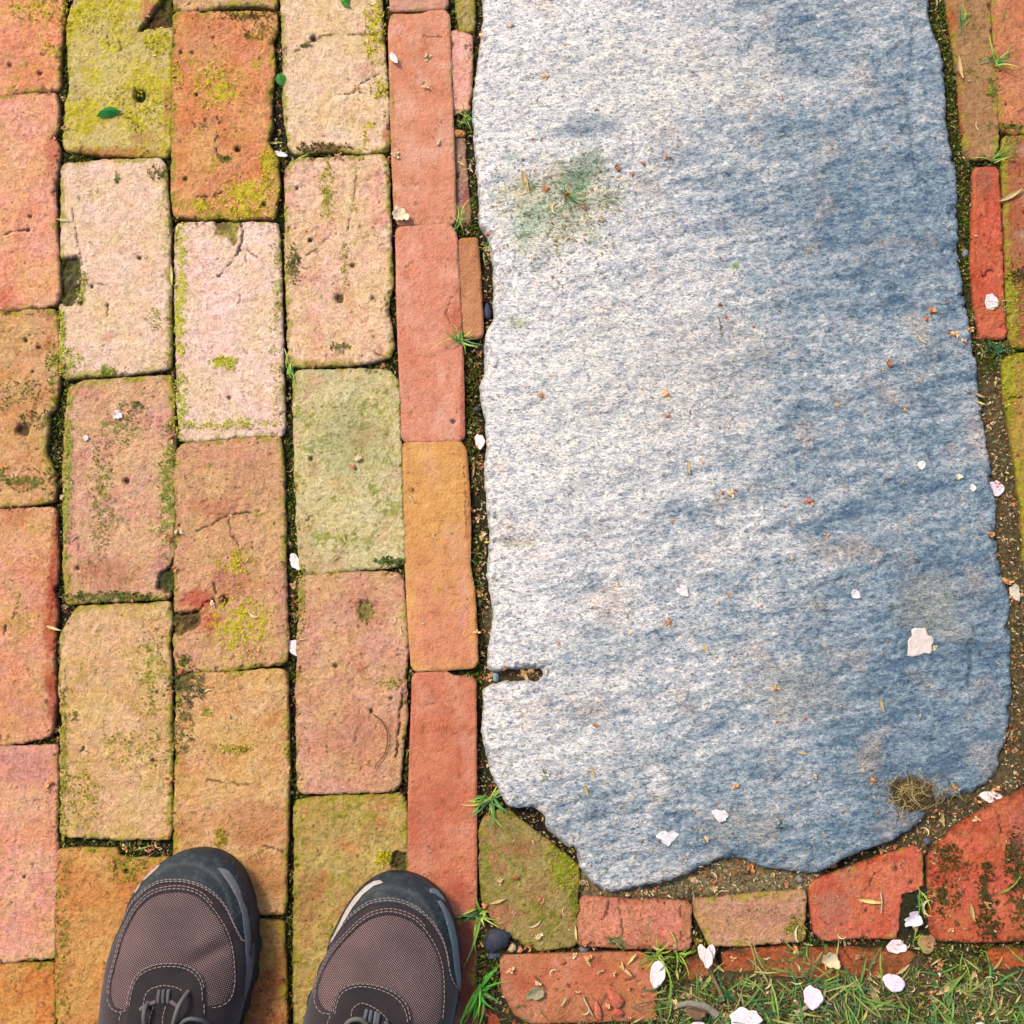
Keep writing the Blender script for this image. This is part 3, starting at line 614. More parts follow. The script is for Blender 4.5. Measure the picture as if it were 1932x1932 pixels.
bk([(1894, 262), (1900, 257), (1960, 258), (2090, 256), (2110, 655), (1960, 657), (1912, 652), (1906, 640), (1899, 500), (1896, 380)], (172, 106, 78), (166, 96, 66), edge=.6, rough=1.3, c3=(176, 136, 116), feats=[('moss', 1912, 570, 16, 90, (166, 166, 54), 1.1), ('moss', 1908, 280, 16, 26, (160, 150, 70), .9), ('moss', 1920, 520, 20, 20, (60, 66, 30), .9)])
bk([(1893, 690), (1900, 674), (1920, 668), (2110, 665), (2130, 1076), (1945, 1078), (1934, 1050), (1929, 960), (1917, 870), (1906, 798), (1898, 740)], (172, 140, 72), (166, 130, 66), moss=.35, mosscol=(166, 158, 50), edge=.6, feats=[('moss', 1905, 720, 16, 60, (178, 178, 56), 1.0), ('crack', [(1905, 752), (1925, 750)], 3, 3)])
bk([(1755, 1622), (1762, 1608), (1789, 1577), (1830, 1546), (1867, 1521), (1932, 1491), (2020, 1450), (2110, 1450), (2110, 1772), (1960, 1774), (1850, 1776), (1772, 1774), (1758, 1758), (1754, 1700)], (196, 98, 74), (188, 96, 64), edge=.3, edgecol=(120, 76, 40), rough=1.1, c3=(194, 84, 66), mosscol=(70, 76, 34), moss=.08, label='large red cut brick veined with dark green moss',
   feats=[('moss', 1785, 1620, 30, 30, (84, 74, 36), .8), ('crack', [(1878, 1525), (1885, 1550), (1890, 1570)], 2.2, 3, (70, 60, 34)), ('moss', 1780, 1690, 30, 40, (74, 80, 36), .7), ('moss', 1860, 1680, 16, 60, (62, 74, 32), .9), ('moss', 1915, 1620, 22, 60, (58, 70, 32), .9), ('moss', 1865, 1745, 26, 26, (64, 72, 34), .9), ('moss', 1925, 1700, 26, 60, (70, 80, 36), .8), ('patch', 1925, 1560, 22, 60, (190, 120, 110), .7), ('patch', 1830, 1560, 60, 20, (196, 78, 58), .6), ('hole', 1884, 1705, 5, 4), ('moss', 1800, 1640, 50, 20, (120, 84, 40), .5)])
# curved row under the slab
bk([(907, 1560), (914, 1545), (936, 1534), (956, 1529), (1018, 1577), (1060, 1608), (1090, 1637), (1091, 1660), (1088, 1727), (1086, 1780), (1078, 1786), (1018, 1791), (984, 1777), (942, 1752), (920, 1716), (910, 1690), (907, 1640)], (152, 138, 84), (158, 144, 84), moss=.42, mosscol=(146, 146, 56), edge=.2, c3=(176, 124, 92), rough=.7, label='five sided cut brick green with moss',
   feats=[('moss', 1065, 1640, 40, 50, (160, 166, 46), .9), ('patch', 990, 1600, 40, 26, (180, 120, 90), .6), ('patch', 1000, 1680, 40, 30, (182, 124, 100), .5), ('patch', 985, 1602, 12, 10, (176, 96, 80), .7), ('moss', 1082, 1700, 9, 30, (130, 140, 40), 1.1), ('patch', 960, 1560, 40, 16, (130, 120, 56), .6)])
bk([(1098, 1698), (1104, 1694), (1164, 1698), (1230, 1700), (1298, 1703), (1302, 1712), (1303, 1780), (1298, 1790), (1210, 1789), (1150, 1786), (1094, 1782), (1092, 1760), (1095, 1720)], (206, 128, 108), (204, 132, 108), edge=.15, edgecol=(176, 112, 66), c3=(206, 140, 116), feats=[('crack', [(1168, 1698), (1172, 1740), (1174, 1786)], 1.4, 2, (140, 110, 66)), ('crack', [(1150, 1700), (1144, 1725), (1138, 1735)], 1.4, 2), ('crack', [(1282, 1706), (1288, 1740), (1284, 1786)], 2, 2, (120, 100, 56)), ('patch', 1226, 1768, 20, 22, (186, 136, 92), .7), ('patch', 1294, 1740, 8, 50, (176, 120, 66), .8)])
bk([(1310, 1704), (1316, 1698), (1391, 1691), (1460, 1686), (1518, 1681), (1521, 1695), (1517, 1730), (1519, 1766), (1514, 1775), (1450, 1780), (1391, 1783), (1340, 1783), (1327, 1756), (1313, 1727)], (196, 150, 120), (190, 146, 106), edge=.35, rough=.6, c3=(204, 150, 132), feats=[('patch', 1440, 1725, 70, 20, (192, 134, 116), .6), ('moss', 1500, 1750, 18, 24, (150, 150, 60), .8)])
bk([(1529, 1672), (1536, 1664), (1600, 1642), (1660, 1620), (1728, 1597), (1735, 1602), (1741, 1632), (1739, 1690), (1736, 1764), (1700, 1768), (1620, 1770), (1552, 1772), (1538, 1758), (1532, 1715)], (202, 106, 84), (198, 98, 72), edge=.1, rough=.6, c3=(190, 110, 92), label='wedge shaped red brick below the slab', feats=[('patch', 1570, 1710, 34, 30, (190, 136, 116), .8), ('crack', [(1690, 1625), (1693, 1640)], 2, 2), ('crack', [(1652, 1648), (1640, 1670), (1632, 1680)], 1.3, 1.5), ('hole', 1634, 1718, 4, 2), ('patch', 1660, 1618, 90, 5, (206, 92, 50), .7), ('chip', [(1745, 1672), (1705, 1690), (1700, 1715), (1694, 1775), (1745, 1775)], 6, (74, 66, 40)), ('hole', 1720, 1665, 5, 2)])
# lowest row, half sunk in the soil
bk([(946, 1812), (954, 1806), (1060, 1803), (1150, 1801), (1208, 1800), (1234, 1812), (1238, 1860), (1236, 1925), (1000, 1930), (974, 1916), (948, 1870)], (216, 140, 104), (208, 120, 86), smooth=True, edge=.1, edgecol=(170, 110, 60), c3=(208, 130, 86), z0=-.002, tilt=(0, .03), feats=[('crack', [(1180, 1848), (1210, 1852)], 2, 2)])
bk([(905, 1900), (955, 1898), (975, 1930), (1000, 1960), (1000, 2040), (900, 2040)], (178, 82, 62), (172, 76, 56), edge=.1, z0=-.006)
bk([(1296, 1812), (1340, 1806), (1352, 1815), (1350, 1850), (1322, 1880), (1294, 1870)], (176, 84, 60), (150, 90, 56), edge=.5, edgecol=(84, 74, 40), z0=-.005)
bk([(1366, 1802), (1391, 1794), (1480, 1791), (1600, 1792), (1700, 1796), (1735, 1803), (1738, 1860), (1700, 1900), (1560, 1930), (1400, 1900), (1368, 1850)], (182, 96, 62), (170, 86, 54), edge=.3, edgecol=(100, 76, 44), z0=-.005, tilt=(0, .10), c3=(150, 96, 56), feats=[('patch', 1680, 1830, 70, 30, (120, 86, 50), .7)])
bk([(1866, 1800), (1880, 1793), (1960, 1796), (2100, 1796), (2100, 1900), (1930, 1900), (1872, 1860)], (192, 98, 52), (180, 92, 50), edge=.3, edgecol=(110, 80, 40), z0=-.005, tilt=(0, .12))
# more of the same paving outside the picture
def spare(x0, x1, y0, y1):
    c = rnd.choice([(212, 150, 120), (204, 150, 104), (200, 132, 92), (184, 156, 96), (216, 170, 144)])
    c2 = tuple(int(v * rnd.uniform(.9, 1.0)) for v in c)
    bk([(x0, y0), (x1, y0 + rnd.uniform(-4, 4)), (x1, y1), (x0, y1 + rnd.uniform(-4, 4))], c, c2, moss=rnd.choice([0, .1, .3]), edge=.3, h=.0045)
for i, x in enumerate((-306, -519)):
    for y in range(-700 + 200 * (i % 2), 2500, 412): spare(x, x + 205, y, y + 403)
for x, y1 in ((-93, -250), (120, -140), (536, -150)): spare(x, x + 205, y1 - 400, y1)
for x, y0 in ((-93, 2250), (108, 2040), (328, 2160)): spare(x, x + 205, y0, y0 + 400)
spare(330, 522, -810, -408)
spare(738, 842, -800, -390); spare(776, 898, 2160, 2600)
for i, x in enumerate((2120, 2340)):
    for y in range(-500 + 200 * (i % 2), 1700, 412): spare(x, x + 205, y, y + 403)

# ------------------------------------------------------------------ the slab
SLAB = [(905, -160), (909, 0), (912, 28), (902, 100), (900, 140), (892, 170), (892, 250), (900, 336), (903, 420), (922, 448), (928, 490), (931, 560), (930, 604), (920, 620), (914, 648), (914, 702), (904, 728), (906, 758), (914, 786), (917, 842), (913, 884), (917, 960), (923, 1000), (918, 1081),
        (930, 1160), (924, 1199), (917, 1249), (921, 1264), (940, 1267), (958, 1262), (975, 1266), (990, 1261), (1006, 1263), (1018, 1260), (1026, 1266), (1024, 1278), (1012, 1287), (996, 1283), (975, 1286), (952, 1284), (940, 1290), (921, 1291), (911, 1300), (909, 1375), (916, 1420), (926, 1459), (938, 1490), (954, 1516), (964, 1525), (1007, 1524), (1028, 1537), (1030, 1563), (1060, 1590), (1087, 1604), (1092, 1635), (1108, 1658), (1126, 1674), (1147, 1684),
        (1186, 1676), (1270, 1660), (1326, 1636), (1356, 1622), (1391, 1618), (1412, 1626), (1447, 1640), (1490, 1643), (1531, 1651), (1560, 1640), (1593, 1621), (1657, 1598), (1716, 1570), (1746, 1548), (1752, 1540), (1762, 1522), (1784, 1510), (1811, 1503), (1845, 1496), (1885, 1470), (1895, 1419), (1905, 1391), (1911, 1360), (1918, 1300), (1916, 1230), (1912, 1122), (1896, 1075), (1888, 1043), (1885, 942), (1876, 890),
        (1869, 841), (1856, 744), (1848, 676), (1828, 576), (1812, 468), (1811, 324), (1799, 270), (1788, 216), (1786, 126), (1777, 79), (1760, 40), (1757, 0), (1750, -160)]
SP = rough_poly(at(*np.array(SLAB, float).T, 0.006), 0.0014, 3, 0.0025, 1, 1.2)
POLYS.append((SP, 0.006))
RIDGE = [(1722, 60), (1716, 130), (1712, 200), (1726, 300), (1742, 330)]
def seg_dist(X, pts):
    W = at(*spline(np.array(pts, float), 24).T, 0.006); best = np.full(len(X), 1e9); side = np.zeros(len(X))
    for a, b in zip(W[:-1], W[1:]):
        e = b - a; t = np.clip(((X - a) @ e) / (e @ e + 1e-12), 0, 1)
        q = X - a - t[:, None] * e; dd = np.hypot(q[:, 0], q[:, 1]); m = dd < best
        best[m] = dd[m]; side[m] = (e[0] * q[:, 1] - e[1] * q[:, 0])[m]
    return best, np.sign(side)
def slab_h(X, d):
    x, y = X[:, 0], X[:, 1]
    ca, sa = math.cos(math.radians(12)), math.sin(math.radians(12))
    xr = x * ca + y * sa; yr = -x * sa + y * ca                 # foliation rises to the right
    # crowned top: falls away on the right-hand side
    xx = np.clip((x - at(1250, 800)[0]) / 0.36, -0.6, 1)
    z = 0.008 - 0.010 * np.clip(xx, 0, 1) ** 1.6
    ck = fbm(x, y, 0.02, 4, 90, .65)
    R = 0.006 * (1 + .8 * np.clip(ck * 1.6, -.7, 1))
    rr = np.clip(R - d, 0, R); z = z - (R - np.sqrt(np.maximum(R * R - rr * rr, 0))) * 0.8
    z = z - .003 * sstep(.08, .2, ck - d * 22) * (d < .02)
    z = z + 0.0020 * fbm(xr * .5, yr, 0.07, 4, 4) + 0.0012 * fbm(xr * .40, yr, 0.012, 5, 8, 0.66)
    for sc_, am_, sd0 in ((.085, .0015, 61), (.035, .0006, 62)):
        q_ = fbm(xr * .42, yr, sc_, 4, sd0, .6) * 4; fl = np.floor(q_); z = z + am_ * (fl + sstep(.38, .62, q_ - fl)) * .8
    z = z - .0010 * sstep(.3, .36, fbm(xr * .6, yr, .024, 3, 64, .6))
    pk = at(1718, 1500, .006); e_ = np.hypot((x - pk[0]) / .030, (y - pk[1]) / .019); z = z - .0045 * (1 - sstep(.5, 1.1, e_ + .4 * fbm(x, y, .012, 3, 91)))
    bd, sg = seg_dist(X, RIDGE)
    z = z - 0.0026 * (1 - sstep(0, 0.016, bd)) * sstep(-.003, .003, sg * bd + .003 * fbm(x, y, .01, 3, 95))
    bd2, sg2 = seg_dist(X, [(1835, 1215), (1842, 1240), (1838, 1268), (1834, 1290)])
    z = z - 0.003 * (1 - sstep(0, 0.006, bd2))
    bd3, _ = seg_dist(X, [(940, 1030), (985, 1022), (1030, 1020)])
    z = z - 0.0025 * (1 - sstep(0.001, 0.009, bd3))
    # colour: pale feldspar with blue grey mica bands, over a painted light falloff
    px = (x / PX) ; 
    base = alb(250, 243, 243) * np.array([1.02, 1.03, 1.06]); blue = alb(128, 156, 178); tan = alb(238, 216, 204) * 1.08; dk = alb(66, 102, 138)
    g = 0.66 * sstep(at(960, 900)[0], at(1800, 900)[0], x + 0.12 * fbm(x, y, 0.22, 4, 14)) + 0.34 * sstep(-.15, .34, -y) - 0.31 - .25 * (1 - sstep(at(930, 900)[0], at(1080, 900)[0], x)) + .16 * sstep(at(1080, 300)[0], at(1180, 300)[0], x) * sstep(.16, .30, y) * (1 - sstep(.30, .42, y))  # light falloff put into the colour: bright left edge, darker right and lower down
    band = fbm(xr * 0.28, yr, 0.036, 5, 21, 0.7)
    b2 = fbm(xr * 0.36, yr, 0.012, 5, 24, 0.72)
    b3 = fbm(xr * 0.5, yr, 0.0042, 3, 27, 0.8)
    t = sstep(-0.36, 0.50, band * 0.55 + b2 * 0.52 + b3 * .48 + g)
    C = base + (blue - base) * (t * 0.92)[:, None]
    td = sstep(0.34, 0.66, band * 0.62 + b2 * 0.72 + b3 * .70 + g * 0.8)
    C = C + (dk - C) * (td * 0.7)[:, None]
    tt = sstep(0.05, 0.5, fbm(x, y, 0.05, 5, 33, .6))
    C = C + (tan * (1 - .35 * t)[:, None] - C) * (tt * 0.55)[:, None]
    # stains seen on the slab
    for (sx, sy, rx, ry, col, s) in [(1716, 1500, 50, 30, (110, 98, 74), .95), (1770, 1520, 40, 20, (120, 112, 92), .7), (1050, 390, 130, 110, (216, 212, 184), .75), (1000, 420, 42, 56, (160, 196, 152), .6), (1110, 315, 50, 30, (146, 172, 140), .6), (965, 300, 26, 20, (150, 182, 156), .5), (1090, 345, 30, 22, (120, 168, 130), .6), (1060, 250, 60, 22, (150, 168, 184), .6), (1130, 238, 60, 26, (118, 140, 168), .7), (980, 610, 22, 14, (186, 188, 160), .8),
                                     (1760, 1150, 80, 70, (172, 170, 160), .6), (980, 1025, 50, 8, (206, 200, 180), .8), (1500, 1300, 120, 60, (190, 182, 172), .4), (1400, 1560, 80, 40, (186, 182, 174), .4), (1300, 700, 200, 160, (230, 220, 214), .4), (1100, 760, 150, 220, (244, 240, 238), .55), (1250, 150, 300, 110, (242, 236, 232), .55)]:
        c = at(sx, sy, .006); e = np.hypot((x - c[0]) / (rx * PX), (y - c[1]) / (ry * PX))
        mm = (1 - sstep(0.35, 1.25, e + 0.95 * fbm(x, y, 0.03, 5, sx % 13, .62))) * s
        C = C + (alb(col) * (1 + .2 * b2)[:, None] - C) * mm[:, None]
    mm = (1 - sstep(0.0, 0.004, d + 0.003 * fbm(x, y, 0.01, 3, 40))) * 0.45
    C = C + (alb(120, 122, 110) - C) * mm[:, None]
    return z, np.clip(C, 0.01, 0.80)
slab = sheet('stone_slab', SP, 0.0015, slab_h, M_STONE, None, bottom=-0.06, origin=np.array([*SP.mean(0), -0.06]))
tag(slab, 'long blue grey and white speckled stone slab with a slot in its left edge, set among the bricks', 'stone slab')

# ------------------------------------------------------------------ ground
def cover(X):
    best = np.full(len(X), -1.0)
    for P, z0 in POLYS:
        lo = P.min(0) - 0.012; hi = P.max(0) + 0.012
        m = (X[:, 0] > lo[0]) & (X[:, 0] < hi[0]) & (X[:, 1] > lo[1]) & (X[:, 1] < hi[1])
        if m.any():
            d, _ = sdf(P[::2] if len(P) > 60 else P, X[m]); best[m] = np.maximum(best[m], d)
    return best
ZONES = [  # polygon px, z, colour
    ([(1845, 640), (1905, 640), (1935, 900), (1960, 1300), (1960, 1470), (1700, 1640), (1640, 1560), (1850, 1460), (1910, 1300), (1870, 900)], -0.005, (118, 106, 74)),
    ([(1080, 1640), (1400, 1600), (1560, 1640), (1530, 1690), (1100, 1700)], -0.004, (164, 150, 114)),
    ([(1380, 1835), (1560, 1850), (1700, 1840), (1740, 1770), (1880, 1830), (2300, 1830), (2300, 2600), (1230, 2600), (1240, 1900), (1290, 1860)], -0.0005, (110, 98, 66)),
    ([(870, 1730), (930, 1760), (960, 1850), (990, 1932), (1240, 1932), (1240, 2600), (860, 2600)], -0.006, (84, 74, 50)),
    ([(905, 1750), (960, 1770), (1000, 1800), (940, 1810)], -0.004, (96, 84, 56)),
    ([(1690, 1660), (1756, 1660), (1756, 1800), (1690, 1800)], -0.003, (66, 66, 40)),
    ([(925, 1140), (945, 1150), (935, 1190), (920, 1210), (912, 1180)], -0.003, (120, 116, 80)),
    ([(1660, 1460), (1760, 1460), (1780, 1530), (1700, 1560)], 0.0015, (104, 92, 64)),
    ([(925, 1255), (1030, 1255), (1030, 1295), (925, 1295)], -0.003, (110, 96, 70)),
    ([(1785, 0), (1830, 300), (1850, 500), (1840, 640), (1812, 500), (1790, 200), (1760, 0)], -0.005, (84, 76, 46)),
]
def ground_h(X):
    x, y = X[:, 0], X[:, 1]
    z = -0.009 + 0.004 * fbm(x, y, 0.03, 4, 51) 
    C = alb(56, 48, 38)[None, :] * (1 + 0.6 * fbm(x, y, 0.02, 4, 52))[:, None]
    m = sstep(-0.05, 0.3, fbm(x, y, 0.05, 4, 53))
    C = C + (alb(66, 82, 34) - C) * (m * 0.75)[:, None]
    for poly, zz, col in ZONES:
        P = at(*np.array(poly, float).T); lo = P.min(0) - .03; hi = P.max(0) + .03
        k = (x > lo[0]) & (x < hi[0]) & (y > lo[1]) & (y < hi[1])
        if not k.any(): continue
        d, _ = sdf(P, X[k]); mm = sstep(-0.008, 0.006, d + 0.006 * fbm(x[k], y[k], 0.02, 3, 54))
        z[k] = z[k] + (zz + 0.0025 * fbm(x[k], y[k], 0.025, 4, 55) - z[k]) * mm
        cc = alb(col)[None, :] * (1 + 0.35 * fbm(x[k], y[k], 0.015, 4, 56))[:, None]
        C[k] = C[k] + (cc - C[k]) * mm[:, None]
    return z, np.clip(C, 0.004, .6)
gh = 0.0028
ax = np.arange(-0.56, 0.56, gh); ay = np.arange(-0.58, 0.60, gh)
far = np.array([0.7, 0.9, 1.3, 2.2, 5, 15, 60, 150])
ax = np.concatenate([-far[::-1], ax, far]); ay = np.concatenate([-far[::-1], ay, far])
gx, gy = np.meshgrid(ax, ay); GX = np.stack([gx.ravel(), gy.ravel()], 1)
gz, gc = ground_h(GX)
gi = np.arange(len(GX)).reshape(len(ay), len(ax))
gq = np.stack([gi[:-1, :-1], gi[:-1, 1:], gi[1:, 1:], gi[1:, :-1]], -1).reshape(-1, 4)
ground = link('ground', mesh_np('ground', np.column_stack([GX, gz]), gq, np.zeros((0, 3), int), gc), M_SOIL)
tag(ground, kind='structure')
vis = (np.abs(GX[:, 0]) < 0.53) & (GX[:, 1] > -0.52) & (GX[:, 1] < 0.56)
gcov = np.full(len(GX), 1.0); gcov[vis] = cover(GX[vis])
open_idx = np.nonzero(vis & (gcov < -0.0008))[0]
def to_px(x, y, z=0.0):
    v = np.array([x, y, z]) - CAM
    cx = v[0]; cy = v[1] * CT + v[2] * ST; cz = -v[1] * ST + v[2] * CT
    return 966 + cx / -cz / TANH * 966, 966 - cy / -cz / TANH * 966

# lookup rasters: what lies under a point (-1 soil, 0.. brick, last = slab) and how high it is
RH = 0.002; RLO = np.array([-0.56, -0.58]); RNX, RNY = 560, 590
RID = -np.ones((RNY, RNX), int); RZ = np.zeros((RNY, RNX))
for k_, (P, z0) in enumerate(POLYS):
    i0 = max(0, int((P[:, 0].min() - RLO[0]) / RH)); i1 = min(RNX, int((P[:, 0].max() - RLO[0]) / RH) + 2)
    j0 = max(0, int((P[:, 1].min() - RLO[1]) / RH)); j1 = min(RNY, int((P[:, 1].max() - RLO[1]) / RH) + 2)
    if i1 <= i0 or j1 <= j0: continue
    dg, _ = sdf_grid(P, RLO + np.array([i0, j0]) * RH, RH, i1 - i0, j1 - j0, .01); dg = dg.reshape(j1 - j0, i1 - i0)
    RID[j0:j1, i0:i1][dg > 0] = k_; RZ[j0:j1, i0:i1][dg > 0] = z0 + .0006
sj, si = np.nonzero(RID == len(POLYS) - 1 if POLYS[-1][0] is SP else RID == [k for k, q in enumerate(POLYS) if q[0] is SP][0])
RZ[sj, si] = slab_h(RLO + np.stack([si, sj], 1) * RH, np.full(len(si), .02))[0]
SLABK = [k for k, q in enumerate(POLYS) if q[0] is SP][0]
GZ = gz.reshape(len(ay), len(ax))
def rij(x, y): return min(RNY - 1, max(0, int(round((y - RLO[1]) / RH)))), min(RNX - 1, max(0, int(round((x - RLO[0]) / RH))))
def surf_z(x, y):
    """height of whatever lies under a point: brick, slab or soil"""
    g = float(GZ[np.clip(np.searchsorted(ay, y), 0, len(ay) - 1), np.clip(np.searchsorted(ax, x), 0, len(ax) - 1)])
    j, i = rij(x, y)
    if RID[j, i] < 0: return g
    return float(RZ[j, i]) if RID[j, i] == SLABK else max(g, float(RZ[j, i]))
def on_what(x, y):
    j, i = rij(x, y); return 'soil' if RID[j, i] < 0 else ('slab' if RID[j, i] == SLABK else 'brick')

# ------------------------------------------------------------------ moss fuzz and litter (nobody could count them)
def fuzz(name, idx, n, rmin, rmax, cols, mat, up=0.0, wmul=0.3, liftz=0.0, seed=1):
    R = np.random.RandomState(seed)
    ii = idx[R.randint(0, len(idx), n)]
    p = np.column_stack([GX[ii] + R.uniform(-gh, gh, (n, 2)), gz[ii] + liftz + R.uniform(0, 0.002, n)])
    a = R.uniform(0, 2 * np.pi, n); L_ = R.uniform(rmin, rmax, n); el = R.uniform(up - 0.3, up + 0.5, n)
    dr = np.column_stack([np.cos(a) * np.cos(el), np.sin(a) * np.cos(el), np.sin(el)])
    sd_ = np.column_stack([-np.sin(a), np.cos(a), R.uniform(-.3, .3, n)])
    w_ = (L_ * wmul)[:, None]
    V = np.concatenate([p - sd_ * w_ * .5, p + sd_ * w_ * .5, p + dr * L_[:, None] * .6 + sd_ * w_ * .45 + [0, 0, .0006], p + dr * L_[:, None]])
    q = np.stack([np.arange(n), np.arange(n) + n, np.arange(n) + 2 * n, np.arange(n) + 3 * n], 1)
    cc = np.array([alb(c) for c in cols])[R.randint(0, len(cols), n)] * R.uniform(.6, 1.3, (n, 1))
    o = link(name, mesh_np(name, V, q, np.zeros((0, 3), int), np.tile(cc, (4, 1))), mat, smooth=False)
    return o
pxy = np.array([to_px(*GX[i]) for i in open_idx])
left_m = pxy[:, 0] < 905
botr = (pxy[:, 1] > 1780) & (pxy[:, 0] > 900)
rightj = (pxy[:, 0] > 1740) & (pxy[:, 1] < 700)
mossy = (fbm(GX[open_idx, 0], GX[open_idx, 1], 0.06, 3, 77) > -0.12)
mo = fuzz('moss', open_idx[(left_m & mossy) | rightj | ((pxy[:, 1] > 1760) & mossy)], 23000, .0015, .0050, [(84, 106, 40), (110, 130, 48), (60, 80, 34), (150, 158, 62)], M_MOSS, up=.7, wmul=.35, seed=3)
tag(mo, 'short dark green moss filling the joints between the bricks', 'moss', kind='stuff')
li = fuzz('litter', open_idx, 11000, .0012, .0042, [(170, 144, 100), (216, 192, 144), (118, 90, 60), (200, 116, 66), (70, 58, 46), (232, 218, 180)], M_DRY, up=.1, wmul=.45, seed=4)
tag(li, 'fine brown plant litter scattered in the joints and on bare soil', 'litter', kind='stuff')

def brick_moss():
    B = []; cols = []
    R = np.random.RandomState(5)
    for (x, y, rx, ry, col, st) in MOSSP:
        n = int(min(260, rx * ry * .35 * st)); 
        a = R.uniform(0, 6.28, n); r = np.sqrt(R.uniform(0, 1, n)) * 1.05
        for px, py in zip(x + rx * r * np.cos(a), y + ry * r * np.sin(a)):
            B.append((px, py)); cols.append(col)
    W = at(np.array(B)[:, 0], np.array(B)[:, 1]); keep = fbm(W[:, 0], W[:, 1], .009, 4, 33, .7) > -.02
    W = W[keep]; cols = np.array([alb(c) for c in cols])[keep]; n = len(W)
    a = R.uniform(0, 6.28, n); L_ = R.uniform(.0008, .0022, n); w_ = R.uniform(.0004, .0010, n)
    u = np.column_stack([np.cos(a), np.sin(a), np.zeros(n)]); v = np.column_stack([-np.sin(a), np.cos(a), np.zeros(n)]); b = np.column_stack([W, np.full(n, .0003)])
    V = np.concatenate([b - v * w_[:, None], b + v * w_[:, None], b + u * L_[:, None] + v * w_[:, None] * .6 + [0, 0, .0018], b + u * L_[:, None] - v * w_[:, None] * .6 + [0, 0, .0022]])
    q = np.stack([np.arange(n), np.arange(n) + n, np.arange(n) + 2 * n, np.arange(n) + 3 * n], 1)
    o = link('brick_moss', mesh_np('brick_moss', V, q, np.zeros((0, 3), int), np.tile(cols * R.uniform(.95, 1.9, (n, 1)), (4, 1))), M_MOSS, smooth=False)
    tag(o, 'low yellow green moss and lichen crumbs growing on the faces of the bricks', 'moss', kind='stuff')
brick_moss()

# flecks lying on bricks and slab
def flecks():
    A = Acc()
    for k in range(1900):
        px, py = rnd.uniform(0, 1932), rnd.uniform(0, 1932)
        if rnd.random() < .22: px, py = rnd.gauss(1070, 90), rnd.gauss(400, 70)
        elif rnd.random() < .35: px, py = rnd.uniform(900, 1932), rnd.uniform(1500, 1932)
        p = at(px, py, .003); z = surf_z(*p) + .0009
        a = rnd.uniform(0, 6.28); l = rnd.uniform(.0015, .005); w_ = rnd.uniform(.0003, .0007)
        u = np.array([math.cos(a), math.sin(a), 0]); v = np.array([-u[1], u[0], 0]); b = np.array([*p, z])
        bend = rnd.uniform(-.3, .3)
        V = [b - v * w_, b + v * w_, b + u * l * .5 + v * (w_ + bend * l) + [0, 0, .0006], b + u * l * .5 + v * (bend * l - w_) + [0, 0, .0006], b + u * l]
        A.add(V, [(0, 1, 2, 3), (3, 2, 4)], alb(rnd.choice([(206, 180, 140), (170, 130, 92), (226, 206, 176), (140, 104, 72), (190, 170, 110)])))
    return A.build('plant_flecks', M_DRY, smooth=False)
tag(flecks(), 'thin straw coloured flecks scattered over the bricks and the stone slab', 'litter', kind='stuff')

# ------------------------------------------------------------------ husks, scales, seeds
def husk_mesh(seed, nflap=3, col=(222, 140, 76), inner=(240, 184, 120)):
    R = np.random.RandomState(seed); A = Acc(); nu, nv = 8, 5; V = []
    for j in range(nv + 1):
        th = math.pi * j / nv
        for i in range(nu):
            ph = 2 * math.pi * i / nu; k = .27 * (1 + .3 * math.sin(2 * ph + seed) * math.sin(th)) * R.uniform(.8, 1.2)
            V.append((k * math.sin(th) * math.cos(ph), k * .8 * math.sin(th) * math.sin(ph), .16 + k * .75 * math.cos(th)))
    F = [(j * nu + i, (j + 1) * nu + i, (j + 1) * nu + (i + 1) % nu, j * nu + (i + 1) % nu) for j in range(nv) for i in range(nu)]
    A.add(V, F, np.array([alb(col) * 1.25 * R.uniform(.7, 1.25) for _ in V]))
    for f in range(nflap):
        a = R.uniform(0, 6.28); L_ = R.uniform(.35, .75); W_ = R.uniform(.10, .24); rise = R.uniform(-.1, .35); V = []; C = []; n = 4
        for i in range(n + 1):
            t = i / n; r = .12 + L_ * t * (1 - .25 * t); w_ = W_ * math.sin(math.pi * min(.95, .2 + t * .75)); tw = a + .5 * t * R.uniform(-1, 1)
            for sd_ in (-1, 0, 1):
                V.append((r * math.cos(tw) - sd_ * w_ * math.sin(tw), r * math.sin(tw) + sd_ * w_ * math.cos(tw), .1 + rise * t + .10 * abs(sd_) * (1 - t)))
                C.append(alb(inner if R.rand() < .6 else col) * 1.3 * R.uniform(.8, 1.15))
        A.add(V, [(i * 3 + k, i * 3 + k + 1, i * 3 + k + 4, i * 3 + k + 3) for i in range(n) for k in (0, 1)], np.array(C))
    return A
def flake_mesh(seed, col=(226, 206, 160), curve=1.0, wid=.28):
    R = np.random.RandomState(seed); A = Acc(); V = []; C = []; n = 8
    for i in range(n):
        t = i / (n - 1); a = curve * (t - .5) * 2.2
        x, y = math.sin(a) / max(.3, abs(curve) * 1.1), (1 - math.cos(a)) * .55
        w_ = wid * (math.sin(math.pi * min(.97, max(.05, t * .9 + .05))) ** .7) * (1 if t < .6 else .8) * .5
        nx, ny = -math.sin(a * 1.0) , math.cos(a)
        for s in (-1, -.33, .33, 1):
            V.append((x + nx * w_ * s, y + ny * w_ * s, .10 + .16 * (s * s) * wid * 2 + .12 * abs(t - .5))); C.append(alb(col) * 1.25 * R.uniform(.85, 1.1))
    F = [(i * 4 + k, i * 4 + k + 1, (i + 1) * 4 + k + 1, (i + 1) * 4 + k) for i in range(n - 1) for k in range(3)]
    A.add(V, F, np.array(C)); return A
